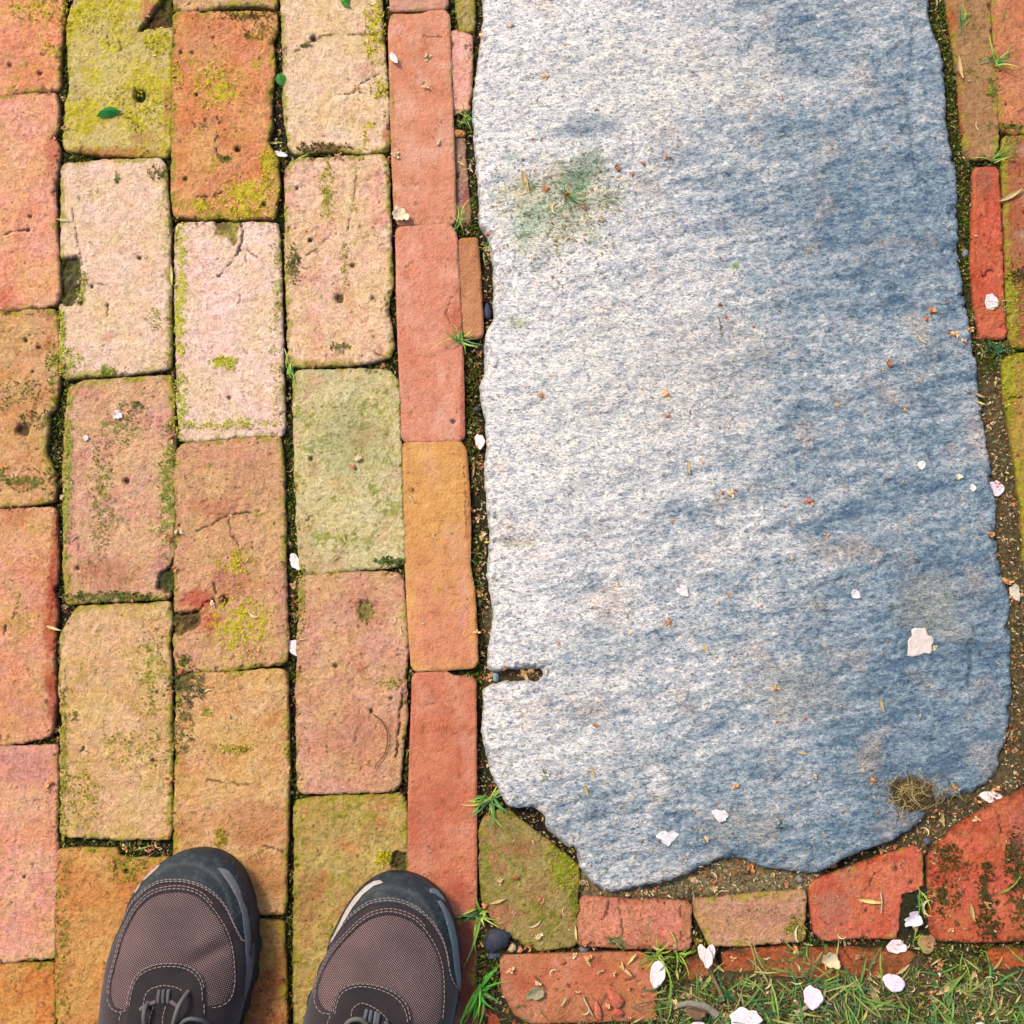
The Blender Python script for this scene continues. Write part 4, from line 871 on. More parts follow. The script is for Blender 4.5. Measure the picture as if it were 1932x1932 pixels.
def proto_mesh(acc, name, mat):
    o = acc.build(name, mat); me = o.data; bpy.data.objects.remove(o); return me
HUSKS = [proto_mesh(husk_mesh(sd_ + 50 * v, nf, c, i), 'bud_husk', M_HUSK) for v in range(3) for sd_, nf, c, i in ((1, 3, (224, 160, 104), (244, 200, 146)), (2, 2, (200, 128, 84), (230, 170, 116)), (5, 4, (234, 184, 130), (248, 216, 172)), (9, 0, (196, 122, 78), (220, 156, 106)), (12, 3, (238, 204, 160), (250, 226, 190)), (15, 2, (210, 124, 96), (236, 170, 132)))]
FLAKES = [proto_mesh(flake_mesh(s, c, cv, wd), 'flower_scale', M_HUSK) for s, c, cv, wd in ((1, (234, 214, 166), 1.0, .3), (2, (240, 226, 190), -1.0, .24), (3, (214, 186, 130), .5, .42), (4, (240, 214, 170), 1.5, .2), (6, (228, 214, 140), .3, .35))]
def zone_of(px, py, cov):
    th = 'upper' if py < 650 else ('middle' if py < 1290 else 'lower')
    if cov == 'slab':
        if px < 1200 and 250 < py < 520: return 'on the green stained patch of the stone slab'
        return f'on the {th} third of the stone slab, ' + ('left side' if px < 1240 else ('centre' if px < 1580 else 'right side'))
    if cov == 'brick':
        if py > 1490 and px > 905: return 'on the ' + ('mossy five sided brick' if px < 1092 else 'pinkish cut brick' if px < 1305 else 'third cut brick' if px < 1525 else 'wedge shaped red brick' if px < 1745 else 'large red cut brick') + ' at the bottom' if py < 1790 else 'on the half sunk bricks along the bottom edge'
        if px > 1740: return 'on a brick right of the stone slab'
        if px > 740: return f'on a smooth brick left of the slab, {th} part'
        return f'on a weathered brick, {th} left of the picture'
    if py > 1780 and px > 900: return 'in the mossy soil at the bottom, ' + ('left of the oval petal' if px < 1240 else 'between the white petals' if px < 1600 else 'near the right corner')
    if px > 1740: return f'in the gap right of the stone slab, {th} part'
    if py > 1490 and px > 900: return 'in the soil under the lower end of the slab, ' + ('left half' if px < 1400 else 'right half')
    if 850 < px: return f'in the dark gap left of the stone slab, {th} part'
    if px > 735: return f'in the joint left of the smooth bricks, {th} part'
    col = 'first' if px < 215 else ('second' if px < 430 else ('third' if px < 640 else 'fourth'))
    return f'in the {col} long joint from the left, {th} part'
def put(me, name, px, py, size, what, cat, rz=None, tilt=.5, lift=.0, group=None, label=None):
    p = at(px, py, .0); w0 = on_what(*p); z = surf_z(*p)
    o = bpy.data.objects.new(name, me); COL.objects.link(o)
    o.location = (p[0], p[1], z + lift)
    o.scale = (size, size, size * rnd.uniform(.8, 1.1))
    o.rotation_euler = (rnd.uniform(-tilt, tilt), rnd.uniform(-tilt, tilt), rnd.uniform(0, 6.28) if rz is None else rz)
    zn = zone_of(px, py, w0)
    tag(o, label or f'{what} {zn}', cat, group or f'{cat}s {zn}')
    return o
HW = ['orange bud husk', 'rust brown bud husk', 'light orange bud husk', 'dark closed bud husk', 'pale tan bud husk', 'reddish bud husk']
def puth(px, py, size, cat, **k):
    i = rnd.randrange(18); return put(HUSKS[i], 'bud_husk', px, py, size * rnd.uniform(.95, 1.5), HW[i % 6], cat, **k)
hand_h = [(965, 57), (1028, 152), (1165, 323), (1210, 316), (1190, 335), (1132, 330), (1155, 362), (1060, 455), (1068, 375), (1065, 372), (1256, 303), (1142, 395), (1100, 400), (1030, 362), (1050, 460), (1353, 577), (1370, 600), (1020, 748), (1258, 747), (1784, 573), (1748, 603), (1760, 595), (1790, 632), (1798, 636), (1812, 645), (1820, 653), (1840, 600), (1830, 625), (1757, 588), (1375, 937), (1358, 935), (1528, 945), (1675, 693), (1491, 1057), (1260, 1173), (1458, 1300), (1120, 1365), (1335, 1580), (1390, 1482), (1648, 1470), (1800, 1487), (1846, 1510), (1884, 1492), (1886, 1050), (1897, 1100), (1917, 1240), (1870, 1010), (1425, 1632), (1330, 1650), (1310, 1662), (1488, 1668), (1775, 1640), (1860, 1705), (1720, 1700), (1760, 1690), (1250, 1700), (1098, 1668), (1320, 1775), (1415, 1640), (1260, 790), (905, 80), (893, 165), (918, 445), (905, 455), (917, 465), (925, 478), (880, 428), (865, 790), (907, 1015), (900, 1035), (905, 1075), (903, 812), (893, 860), (905, 870), (908, 878), (893, 960), (902, 1120), (900, 1160), (896, 1195), (1000, 1265), (985, 1272), (949, 1265), (925, 1275), (805, 107), (803, 166), (825, 274), (676, 166), (620, 293), (642, 295), (733, 296), (745, 297), (740, 230), (745, 290), (670, 880), (680, 870), (775, 920), (945, 1660), (1015, 1700), (1020, 1768), (972, 1655), (920, 1710), (965, 1800), (1000, 1785), (1028, 1795), (1110, 1780), (1120, 1792), (1080, 1800), (1200, 1795), (1060, 1815), (1300, 1880), (1210, 1825), (590, 690), (632, 690), (703, 685), (712, 690), (720, 688), (549, 750), (545, 745), (120, 240), (100, 255), (118, 220), (115, 178), (115, 310), (113, 620), (120, 690), (113, 905), (111, 920), (117, 940), (327, 825), (322, 1015), (330, 1070), (330, 1005), (330, 1275), (343, 1267), (325, 1310), (418, 1132), (402, 1138), (545, 1025), (552, 1110), (553, 1120), (553, 1143), (551, 1160), (548, 1180), (553, 1165), (240, 1125), (250, 1133), (105, 1378), (107, 1395), (325, 1470), (325, 1530), (320, 1580), (232, 1600), (225, 1590), (280, 1605), (695, 1440), (545, 1452), (548, 1500), (100, 1480), (1730, 1750), (1760, 1770), (1795, 1755), (1840, 1545)]
for px, py in hand_h:
    if rnd.random() < .93: puth( px + rnd.uniform(-3, 3), py + rnd.uniform(-3, 3), rnd.uniform(.0048, .0085), 'bud husk')
HEAP = [[], [], [], 0]
def heap(px, py, size, lift=.0):
    me = rnd.choice(HUSKS); n = len(me.vertices); V = np.empty(n * 3, np.float32); me.vertices.foreach_get('co', V); V = V.reshape(-1, 3) * size
    C = np.empty(n * 4, np.float32); me.color_attributes['Col'].data.foreach_get('color', C)
    a, b = rnd.uniform(0, 6.28), rnd.uniform(-1, 1); R1 = np.array([[math.cos(a), -math.sin(a), 0], [math.sin(a), math.cos(a), 0], [0, 0, 1]]); R2 = np.array([[1, 0, 0], [0, math.cos(b), -math.sin(b)], [0, math.sin(b), math.cos(b)]])
    p = at(px, py); V = V @ (R1 @ R2).T + np.array([*p, surf_z(*p) + lift])
    HEAP[0].append(V); HEAP[1].append(C.reshape(-1, 4)[:, :3]); HEAP[2].extend([tuple(HEAP[3] + i for i in q.vertices) for q in me.polygons]); HEAP[3] += n
for k in range(60):
    if k % 2:
        px, py = rnd.uniform(1000, 1860), rnd.uniform(100, 1600)
        if on_what(*at(px, py)) == 'slab': heap(px, py, rnd.uniform(.0026, .0042))
        continue
    px, py = (rnd.uniform(1300, 1860), rnd.uniform(700, 1600)) if k % 3 else (rnd.uniform(960, 1750), rnd.uniform(60, 1500))
    if on_what(*at(px, py)) == 'slab': puth(px, py, rnd.uniform(.0028, .0048), 'bud husk')
# clumps gathered in the joints
cand = open_idx[(gcov[open_idx] < -.0016)]
cnt = 0
while cnt < 150:
    i = cand[rnd.randrange(len(cand))]; px, py = to_px(*GX[i])
    if not (0 < px < 1932 and 0 < py < 1932): continue
    if fbm(np.array([GX[i, 0]]), np.array([GX[i, 1]]), .05, 2, 88)[0] < -.05 and rnd.random() < .7: continue
    if cnt > 100 and not (850 < px < 935 or py > 1600): continue
    if cnt > 28: heap(px, py, rnd.uniform(.0036, .0072)); cnt += 1; continue
    puth( px, py, rnd.uniform(.0036, .0075), 'bud husk', tilt=1.2); cnt += 1
FW = ['cream curled scale', 'ivory curled scale', 'broad straw coloured scale', 'strongly curled cream scale', 'greenish cream scale']
def putf(px, py, size, cat, **k):
    i = rnd.randrange(5); return put(FLAKES[i], 'flower_scale', px, py, size, FW[i], cat, **k)
hand_f = [(818, 1012, 9, 1.0), (773, 940, 9, .9), (632, 1053, 7, 0), (706, 320, 6, 0), (392, 1302, 8, 0), (650, 1018, 7, 1.2), (600, 940, 5, 0), (990, 350, 18, 1.3), (985, 372, 14, -.3), (1040, 400, 16, 1.6), (1085, 385, 16, .6), (1170, 900, 7, 0), (1330, 1225, 9, 1.1), (1117, 1455, 9, 1.2), (1167, 1520, 7, 0), (1105, 1490, 10, 1.2), (1510, 1420, 8, .2), (1297, 885, 10, 1.5), (1225, 325, 7, 0), (1710, 1790, 10, 0), (1780, 1545, 12, 1.4), (1832, 1720, 14, 1.3), (1642, 1700, 16, .1), (1740, 1712, 18, 1.5), (1557, 1818, 10, 1.5), (1815, 940, 6, 0), (1660, 1330, 10, 1.3), (1850, 760, 8, .4), (1735, 645, 10, .8), (1848, 745, 9, .4), (1905, 370, 20, -.5), (1808, 130, 18, 1.4), (1840, 240, 9, 1.2), (955, 1015, 6, 0), (870, 305, 7, 0), (560, 655, 9, 1.3), (323, 520, 16, 1.5), (140, 1015, 7, 0), (110, 1215, 12, .5), (477, 1163, 10, .5), (103, 1185, 12, .3), (240, 1600, 9, 0), (290, 1598, 9, 1), (120, 415, 10, 0), (170, 358, 8, -.5), (120, 183, 9, 1.2), (500, 405, 8, 0), (1010, 1745, 12, -.5), (940, 1700, 12, -.3), (1060, 1720, 9, 1.5), (1085, 1760, 10, 1.5), (1500, 1760, 14, 1.6), (1705, 1830, 12, -.6), (1650, 1880, 22, 1.1), (1790, 1860, 22, -.6), (1585, 1770, 9, .4), (1450, 1810, 9, 0), (1880, 1900, 16, -.8), (1825, 1875, 12, .4), (1240, 1790, 9, .3), (570, 1205, 8, 0), (755, 1190, 9, 1.3), (745, 1170, 9, 0), (930, 1275, 9, .3), (990, 1275, 14, 1), (1830, 1800, 9, 0), (1800, 1800, 12, 1.2), (1395, 1790, 9, 0)]
for px, py, s, a in hand_f: putf( px, py, s * PX * 1.35, 'flower scale', rz=-a if a else None, tilt=.25, lift=.0006)
cnt = 0
while cnt < 45:
    i = cand[rnd.randrange(len(cand))]; px, py = to_px(*GX[i])
    if not (0 < px < 1932 and 0 < py < 1932): continue
    putf( px, py, rnd.uniform(.004, .008), 'flower scale', tilt=.8, lift=.001); cnt += 1

for k in range(90):
    px, py = rnd.uniform(960, 1925), rnd.uniform(1790, 1928)
    if k % 3 == 1: heap(px, py, rnd.uniform(.004, .008), .003); continue
    (puth if k % 4 == 2 else putf)(px, py, rnd.uniform(.004, .008), 'bud husk' if k % 4 == 2 else 'flower scale', lift=.003)
A = Acc(); A.v = [tuple(q) for q in np.concatenate(HEAP[0])]; A.c = [tuple(q) for q in np.concatenate(HEAP[1])]; A.f = HEAP[2]
tag(A.build('husk_litter', M_HUSK), 'loose crumbs of orange and tan bud husks gathered in joints and on the slab', 'litter', kind='stuff')

# ------------------------------------------------------------------ petals
def petal(px, py, w_, h_, rz, label, col=(240, 226, 238), jag=.06, notch=0.0, fold=.2, seed=1, lift=.001, name='petal', cat='petal', pts=None, grp=None):
    R = np.random.RandomState(seed); c = at(px, py); z = surf_z(*c)
    nr, na = 6, 26; col = [min(255, v + 10) for v in col]; V = [(0, 0, 0)]; C = [alb(col) * np.array([1.28, 1.15, 1.2])]; W, H = w_ * PX / 2, h_ * PX / 2
    ph = R.uniform(0, 6)
    for j in range(1, nr + 1):
        for i in range(na):
            a = 2 * math.pi * i / na; r = j / nr
            k = 1 + jag * (math.sin(3 * a + ph) + .6 * math.sin(7 * a + ph * 2)) * r + (R.uniform(-jag, jag) * .7 if j == nr else 0)
            if notch: k -= notch * math.exp(-((a - math.pi / 2) / .35) ** 2) * r
            k *= 1 - .22 * max(0, -math.sin(a)) ** 2 * abs(math.cos(a))
            x, y = W * r * k * math.cos(a), H * r * k * math.sin(a)
            zz = .0010 * r * r * (1 + .8 * math.sin(2 * a + ph)) * (fold * 4) + .0004 * math.sin(5 * a + 3 * r) * r + .00015 * math.cos(x / W * 5)
            V.append((x, y, zz)); C.append(alb(col) * (1.30 + .10 * r) * (1 - .05 * R.rand()) * (1 - .07 * (i % 3 == 0)) * (np.array([.86, .76, .62]) if (j == nr and R.rand() < .14) else 1))
    F = [(0, 1 + i, 1 + (i + 1) % na) for i in range(na)]
    for j in range(nr - 1):
        for i in range(na): F.append((1 + j * na + i, 1 + (j + 1) * na + i, 1 + (j + 1) * na + (i + 1) % na, 1 + j * na + (i + 1) % na))
    A = Acc(); A.add(V, F, np.array(C)); o = A.build(name, M_PETAL)
    so = o.modifiers.new('thickness', 'SOLIDIFY'); so.thickness = .0003
    o.location = (c[0], c[1], z + lift + (.006 if (py > 1790 and px > 1200) else 0)); o.rotation_euler = (R.uniform(-.06, .06), R.uniform(-.06, .06), rz)
    tag(o, label, cat, grp or 'fallen petals'); return o
petal(1869, 571, 27, 34, .1, 'white cut petal lying on the narrow red brick right of the slab', notch=.1, seed=2)
petal(1881, 921, 32, 32, .3, 'pink tinged petal on the right edge of the stone slab', (232, 214, 232), seed=3, notch=.2)
petal(1737, 879, 15, 17, 0, 'tiny round white petal on the right part of the slab', (236, 230, 230), seed=4)
petal(1808, 900, 13, 11, 0, 'small yellowish white crumpled petal just left of two others at the slab edge', (226, 222, 190), jag=.15, seed=41)
petal(1834, 921, 11, 15, .2, 'tiny white petal between the crumpled one and the pink one at the slab edge', (232, 228, 232), seed=42)
petal(1733, 1214, 48, 58, -.5, 'largest ragged whitish petal fragment on the right part of the slab', (222, 208, 208), jag=.14, seed=5, fold=.1)
petal(1356, 1537, 30, 22, -.4, 'white petal with a notched side on the lower part of the slab', (236, 226, 236), jag=.12, seed=6)
petal(1258, 1578, 36, 26, .2, 'torn pale petal on the lowest part of the slab', (220, 220, 234), jag=.17, seed=7)
petal(1286, 1116, 18, 28, .9, 'thin crescent shaped pale petal in the middle of the slab', (226, 222, 232), jag=.1, notch=.5, seed=71)
petal(1612, 1122, 16, 20, .8, 'small faint white petal on the slab right of its middle', (222, 216, 226), seed=8)
petal(1871, 1504, 42, 20, -.1, 'long white petal in the soil between slab and large red brick', (244, 230, 240), seed=9)
petal(556, 1060, 18, 36, .45, 'upper of two white petals standing in the joint of the paving', (240, 232, 244), jag=.08, seed=10, lift=.006)
petal(555, 1222, 24, 34, .6, 'lower of two white petals in the joint of the paving', (240, 228, 242), jag=.1, seed=11, lift=.006)
petal(1240, 1838, 28, 50, -.15, 'tall oval white petal on the bottom smooth red brick', (244, 228, 238), jag=.04, seed=12, lift=.004)
petal(1722, 1733, 32, 28, .5, 'folded lilac white petal on the moss right of the wedge brick', (234, 220, 242), jag=.16, fold=.5, seed=13, lift=.003)
petal(1692, 1787, 38, 25, -.05, 'ragged white petal above the bottom row of bricks', (240, 222, 234), jag=.1, seed=14, lift=.003)
petal(1682, 1851, 42, 30, -.5, 'oval white petal in the grass near the bottom right', (240, 224, 244), jag=.05, seed=15, lift=.004)
petal(1529, 1878, 34, 42, .1, 'white rounded petal between grass blades at the bottom', (238, 222, 244), jag=.07, seed=16, lift=.004)
petal(1402, 1922, 56, 48, .3, 'broad white petal cut off by the bottom of the picture', (240, 228, 244), jag=.1, seed=17, lift=.005)
petal(1842, 1936, 26, 22, .3, 'white petal tip at the very bottom near the right corner', (238, 224, 240), seed=18, lift=.003)
petal(1312, 1932, 30, 16, .2, 'small white petal at the bottom edge below the grey bark piece', (236, 224, 238), seed=19, lift=.003)
petal(223, 784, 17, 17, .3, 'tiny torn white petal on the greenish brick in the second column', (232, 220, 226), jag=.2, seed=20)
petal(163, 827, 10, 11, 0, 'smallest round white petal on the greenish brick in the second column', (234, 220, 226), seed=21)
petal(905, 832, 18, 30, .2, 'white petal in the dark gap left of the slab', (238, 226, 234), jag=.1, seed=22, lift=.006)
petal(528, 289, 30, 11, -.2, 'narrow curved white petal across the joint near the top', (240, 234, 244), notch=.2, seed=23, lift=.005)
petal(936, 110, 1, 1, 0, '', seed=1) if False else None
petal(744, 115, 12, 26, .6, 'narrow white petal in the joint beside the lichen edged brick', (240, 232, 236), seed=24, lift=.005)
petal(1917, 1118, 20, 34, .2, 'dirty cream petal in the soil right of the slab', (216, 200, 184), jag=.12, seed=25, lift=.003)
petal(757, 408, 34, 26, -.4, 'pale lumpy scrap of dried plant lying over the brick joint', (224, 208, 180), jag=.2, fold=.5, seed=26, lift=.003, name='dried_scrap', cat='dried plant', grp='dried plant scraps')
petal(1565, 1810, 34, 26, -.5, 'cream folded catkin scrap on the bottom row of bricks', (214, 200, 164), jag=.12, fold=.7, seed=27, lift=.003, name='dried_scrap', cat='dried plant', grp='dried plant scraps')
petal(1748, 1781, 30, 34, -.5, 'brown woody cone scale beside the large red brick', (176, 134, 96), jag=.08, fold=.7, seed=28, lift=.003, name='cone_scale', cat='dried plant', grp='dried plant scraps')
petal(1310, 1905, 40, 20, -.2, 'brown wrinkled leaf scrap in the soil at the bottom', (124, 96, 76), jag=.1, fold=.8, seed=29, lift=.004, name='dried_scrap', cat='dried plant', grp='dried plant scraps')
petal(1010, 1875, 34, 22, .3, 'grey green crumpled leaf scrap on the bottom brick', (150, 144, 112), jag=.15, fold=.4, seed=30, lift=.002, name='dried_scrap', cat='dried plant', grp='dried plant scraps')
# closed flower on a stalk
fl = empty('fallen_blossom', (*at(1333, 1808), .001)); tag(fl, 'closed white blossom on a pale stalk lying at the bottom', 'blossom')
def loc(o): return np.array([*o.location])
for k, (dx, rot) in enumerate(((-6, .35), (6, -.3), (0, 0))):
    o = petal(1333 + dx, 1806 - (6 if k < 2 else 0), 17, 36, rot, None, (242, 228, 236), jag=.04, seed=40 + k, lift=.004 + .0008 * k)
    for key in ('category', 'group'):
        if key in o: del o[key]
    o.parent = fl; o.location = o.location - fl.location
A = Acc(); tube(A, [np.array([*at(x, y), z]) - loc(fl) for x, y, z in ((1336, 1822, .005), (1348, 1850, .004), (1358, 1870, .004), (1364, 1886, .003))], .0018, alb(150, 132, 96)); A.build('stalk', M_DRY, fl)
# green leaf scrap
def leaf(px, py, pts, z, col, label, rz=0, grp=None):
    c = at(px, py); P = np.array(pts, float) * PX; A = Acc(); n = len(P)
    V = [(p[0], -p[1], .0005 + .0025 * (1 - abs(p[1]) / (np.abs(P[:, 1]).max() + 1e-9)) * (i % 2)) for i, p in enumerate(P)] + [(0, 0, .0035)]
    A.add(V, [(i, (i + 1) % n, n) for i in range(n)], alb(col)); o = A.build('leaf_scrap', M_GRASS, smooth=False)
    so = o.modifiers.new('thickness', 'SOLIDIFY'); so.thickness = .0003
    o.location = (*c, surf_z(*c) + z); tag(o, label, 'leaf', grp); return o
leaf(206, 213, [(-24, 9), (-14, 0), (-6, -9), (4, -10), (14, -8), (19, -3), (28, 0), (20, 3), (12, 6), (0, 9), (-12, 11)], .001, (40, 150, 58), 'torn bright green leaf scrap on the yellow lichen covered brick')
leaf(652, 4, [(-4, -12), (8, -10), (6, 4), (10, 14), (0, 12), (-8, 6), (-10, -2)], .001, (96, 180, 50), 'small bright green leaf at the top edge on the tan brick')
leaf(529, 148, [(-10, 0), (-6, -9), (2, -12), (6, -6), (12, -8), (10, 4), (6, 16), (-2, 12), (-7, 8)], .008, (70, 160, 60), 'small green weed leaf growing in the joint near the top')

# ------------------------------------------------------------------ grass tufts (each blade a part)
def blade_geo(A, base, ang, L_, w_, lift, droop, col, n=6, curl=0.0):
    V = []; C = []; p = np.array(base, float); a = ang; el = lift
    for i in range(n + 1):
        t = i / n; ww = w_ * (1 - t ** 1.8) * (0.6 + .4 * min(1, t * 5)) + 1e-5
        s = np.array([-math.sin(a), math.cos(a), 0])
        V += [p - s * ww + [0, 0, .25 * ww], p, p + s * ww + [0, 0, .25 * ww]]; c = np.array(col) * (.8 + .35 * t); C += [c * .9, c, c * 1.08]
        st = L_ / n; p = p + st * np.array([math.cos(a) * math.cos(el), math.sin(a) * math.cos(el), math.sin(el)])
        el -= droop / n; a += curl / n
        if p[2] < .0015: p[2] = .0015; el = max(el, 0)
    F = []
    for i in range(n):
        for k in (0, 1): F.append((i * 3 + k, i * 3 + k + 1, i * 3 + k + 4, i * 3 + k + 3))
    A.add(V, F, np.array(C))
GC = [(130, 176, 66), (160, 196, 80), (90, 146, 64), (186, 204, 96), (72, 136, 84)]
def tuft(px, py, label, blades=None, n=8, L_=(20, 50), seed=0, z=None, cols=GC, w_=1.9):
    R = random.Random(seed + 100); c = at(px, py); z0 = surf_z(*c) if z is None else z
    t = empty('grass_tuft', (*c, z0)); tag(t, label, 'grass tuft', 'grass tufts growing in the joints')
    if blades is None: blades = [(R.uniform(0, 360), R.uniform(*L_)) for _ in range(n)]
    blades = list(blades) + [(a_ + R.uniform(-25, 25), l_ * R.uniform(.4, .9)) for a_, l_ in blades if R.random() < .75 and len(blades) > 3]
    for ang, ln in blades:
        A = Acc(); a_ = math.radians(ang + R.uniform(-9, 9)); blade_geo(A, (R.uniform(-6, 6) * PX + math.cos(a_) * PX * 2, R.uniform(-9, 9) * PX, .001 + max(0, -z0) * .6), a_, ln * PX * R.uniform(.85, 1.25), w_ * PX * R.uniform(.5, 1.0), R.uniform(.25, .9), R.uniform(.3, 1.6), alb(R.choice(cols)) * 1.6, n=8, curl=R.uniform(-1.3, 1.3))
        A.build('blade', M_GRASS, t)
    return t
tuft(868, 640, 'green grass tuft in the corner below the narrow orange brick', [(185, 60), (200, 35), (100, 40), (85, 26), (-30, 55), (-50, 45), (5, 50), (-80, 24), (120, 22)], seed=1)
tuft(545, 690, 'thin grass sprig in the joint left of the tan bricks', [(95, 52), (100, 40), (-85, 30), (-70, 26), (-100, 34), (60, 16), (-60, 40)], seed=2)
tuft(925, 1510, 'largest bright green grass tuft at the lower left corner of the slab', [(150, 44), (175, 46), (200, 50), (215, 70), (240, 60), (255, 48), (-75, 56), (-60, 50), (-50, 46), (-20, 34), (30, 28), (10, 36), (-95, 40), (-85, 62), (190, 34), (70, 50), (225, 50)], seed=3, w_=2.4)
tuft(938, 1490, 'single long arching blade reaching up over the slab edge', [(78, 135)], seed=4, w_=1.2)
tuft(905, 1722, 'grass tuft with wide blades beside the right shoe', [(110, 36), (170, 48), (200, 44), (30, 34), (-30, 50), (-60, 26), (-110, 95), (-90, 30)], seed=5, w_=3)
tuft(905, 1865, 'tall bright green grass at the right shoe near the bottom edge', [(50, 70), (35, 60), (-115, 90), (-105, 80), (-120, 96), (-80, 60), (-60, 50), (80, 60), (0, 50), (-100, 60)], seed=6, w_=3.2, cols=[(96, 186, 50), (76, 160, 56), (120, 196, 60)])
tuft(1240, 1800, 'yellow green grass tuft above the oval petal', [(150, 40), (165, 60), (200, 44), (60, 30), (30, 40), (-20, 36), (-50, 60), (-70, 30), (225, 50), (90, 20), (130, 30)], seed=7, cols=[(150, 180, 60), (176, 200, 70), (110, 150, 60)], w_=2.2)
tuft(1280, 1800, 'small yellow green tuft right of the oval petal', [(105, 46), (50, 30), (-70, 44), (-50, 40), (10, 26), (170, 20)], seed=8, cols=[(170, 200, 70), (120, 160, 60)], w_=2.2)
tuft(1880, 118, 'grass tuft between two bricks at the top right', [(115, 45), (55, 50), (170, 40), (-10, 60), (-20, 50), (60, 30), (-80, 24)], seed=9, w_=2.2)
tuft(1892, 40, 'two thin grass blades on the top right brick', [(60, 30), (-100, 34)], seed=10)
tuft(1872, 300, 'grass tuft at the end of the long brown brick', [(165, 45), (30, 60), (20, 50), (10, 40), (150, 30), (60, 24), (-10, 26)], seed=11)
tuft(1878, 662, 'dark grass tuft below the narrow red brick', [(170, 45), (10, 40), (60, 30), (150, 30), (-70, 30), (0, 30), (90, 22)], seed=12, cols=[(40, 96, 60), (60, 110, 60)])
tuft(1890, 577, 'thin grass sprig reaching over the white petal on the red brick', [(160, 40), (20, 18), (100, 40), (-20, 18)], seed=13, w_=1.3)
tuft(1815, 45, 'grass blades in the gap at the upper right corner of the slab', [(100, 40), (80, 34), (-80, 40), (60, 20), (-100, 30)], seed=14)
tuft(1525, 1790, 'flat grass sprig lying over the joint between the cut bricks', [(190, 66), (185, 50), (200, 44), (-100, 60), (80, 16), (-120, 30)], seed=15, w_=1.6)
tuft(1530, 1850, 'dark green stems crossing on the bottom bricks', [(-100, 50), (75, 70), (125, 40)], seed=16, w_=2)
tuft(1735, 1690, 'small bright sprig on the right end of the wedge brick', [(125, 36), (-60, 40), (-85, 60), (30, 20)], seed=17)
tuft(1725, 1775, 'yellow green sprig left of the woody cone scale', [(75, 36), (-60, 30), (110, 20), (20, 24)], seed=18, cols=[(176, 196, 70), (120, 160, 60)])
tuft(880, 225, 'dark green tuft between the pink sliver brick and the slab', [(100, 20), (60, 26), (-60, 30), (-90, 34), (150, 24), (20, 26), (-20, 24), (200, 22), (120, 30)], seed=19, z=-.004, w_=1.2)
tuft(865, 415, 'green tuft at the top of the narrow orange brick', [(70, 40), (90, 44), (50, 34), (-110, 34), (-80, 30), (130, 24), (20, 24)], seed=20, z=-.004, w_=1.4)
tuft(905, 300, 'green sprigs in the gap beside the slab near the top', [(60, 26), (110, 30), (-90, 30), (-60, 24), (0, 24), (170, 20)], seed=21, z=-.006, w_=1.1)
tuft(918, 470, 'leafy sprig in the gap where the slab edge steps inward', [(100, 24), (45, 24), (-50, 26), (-100, 34), (160, 26)], seed=22, z=-.006, w_=1.4)
tuft(905, 145, 'small green sprigs beside the slab near its upper left corner', [(95, 26), (50, 18), (-80, 26), (-120, 18), (0, 14)], seed=23, z=-.006, w_=1.1)
tuft(588, 290, 'two green blades at the joint under the tan brick', [(210, 26), (195, 16), (-160, 30)], seed=24, w_=2)
tuft(250, 1610, 'two pale crossing grass stems in the joint above the left shoe', [(12, 70), (-15, 55)], seed=25, cols=[(170, 180, 100)], w_=1.1)
tuft(1160, 1775, 'dark green sprig on the lower edge of the pinkish cut brick', [(170, 24), (150, 20), (-40, 46), (-20, 30), (110, 16), (190, 20), (30, 20)], seed=26, cols=[(60, 100, 50), (80, 116, 60)], w_=1.6)
tuft(1070, 385, 'green grass fragments in the middle of the stained slab patch', [(60, 44), (100, 30), (-50, 40), (-95, 60), (-110, 30), (200, 50), (10, 46), (130, 50), (-30, 40)], seed=27, cols=[(60, 130, 76), (110, 160, 80)], w_=1.4)
tuft(1005, 355, 'small green grass fragments on the left of the slab patch', [(200, 40), (30, 26), (-60, 24), (160, 20), (-100, 20)], seed=28, cols=[(70, 140, 76), (120, 160, 80)], w_=1.2)
tuft(1385, 505, 'tiny moss tuft on the upper middle of the slab', n=9, L_=(5, 14), seed=29, w_=1.1)
tuft(1470, 1555, 'tiny dark moss tuft near the lower end of the slab', n=10, L_=(5, 15), seed=30, cols=[(40, 66, 44), (60, 90, 50)], w_=1.1)
tuft(1028, 1460, 'tiny yellow green moss tuft on the lower left of the slab', n=10, L_=(5, 14), seed=31, cols=[(130, 146, 80), (100, 120, 70)], w_=1.1)
tuft(1880, 1690, 'single bright green blade leaning over the large red brick', [(28, 60)], seed=33, w_=2.4)
# green algae and grass crumbs on the stained patch of the slab
A = Acc()
for k in range(900):
    cx_, cy_, sx_, sy_, col = rnd.choice([(1050, 390, 70, 55, (190, 190, 140)), (1000, 425, 26, 34, (130, 176, 120)), (1110, 315, 30, 18, (120, 156, 110)), (1085, 350, 18, 22, (90, 150, 100)), (1070, 400, 24, 34, (150, 180, 110)), (1150, 390, 14, 20, (150, 170, 110)), (1060, 455, 50, 14, (190, 190, 120))])
    px, py = rnd.gauss(cx_, sx_), rnd.gauss(cy_, sy_); c = at(px, py)
    if px < 915: continue
    blade_geo(A, (*c, .0085), rnd.uniform(0, 6.28), rnd.uniform(4, 15) * PX, rnd.uniform(.25, .6) * PX, rnd.uniform(0, .4), rnd.uniform(.2, 1), alb(col) * rnd.uniform(.7, 1.25), n=3, curl=rnd.uniform(-1.5, 1.5))
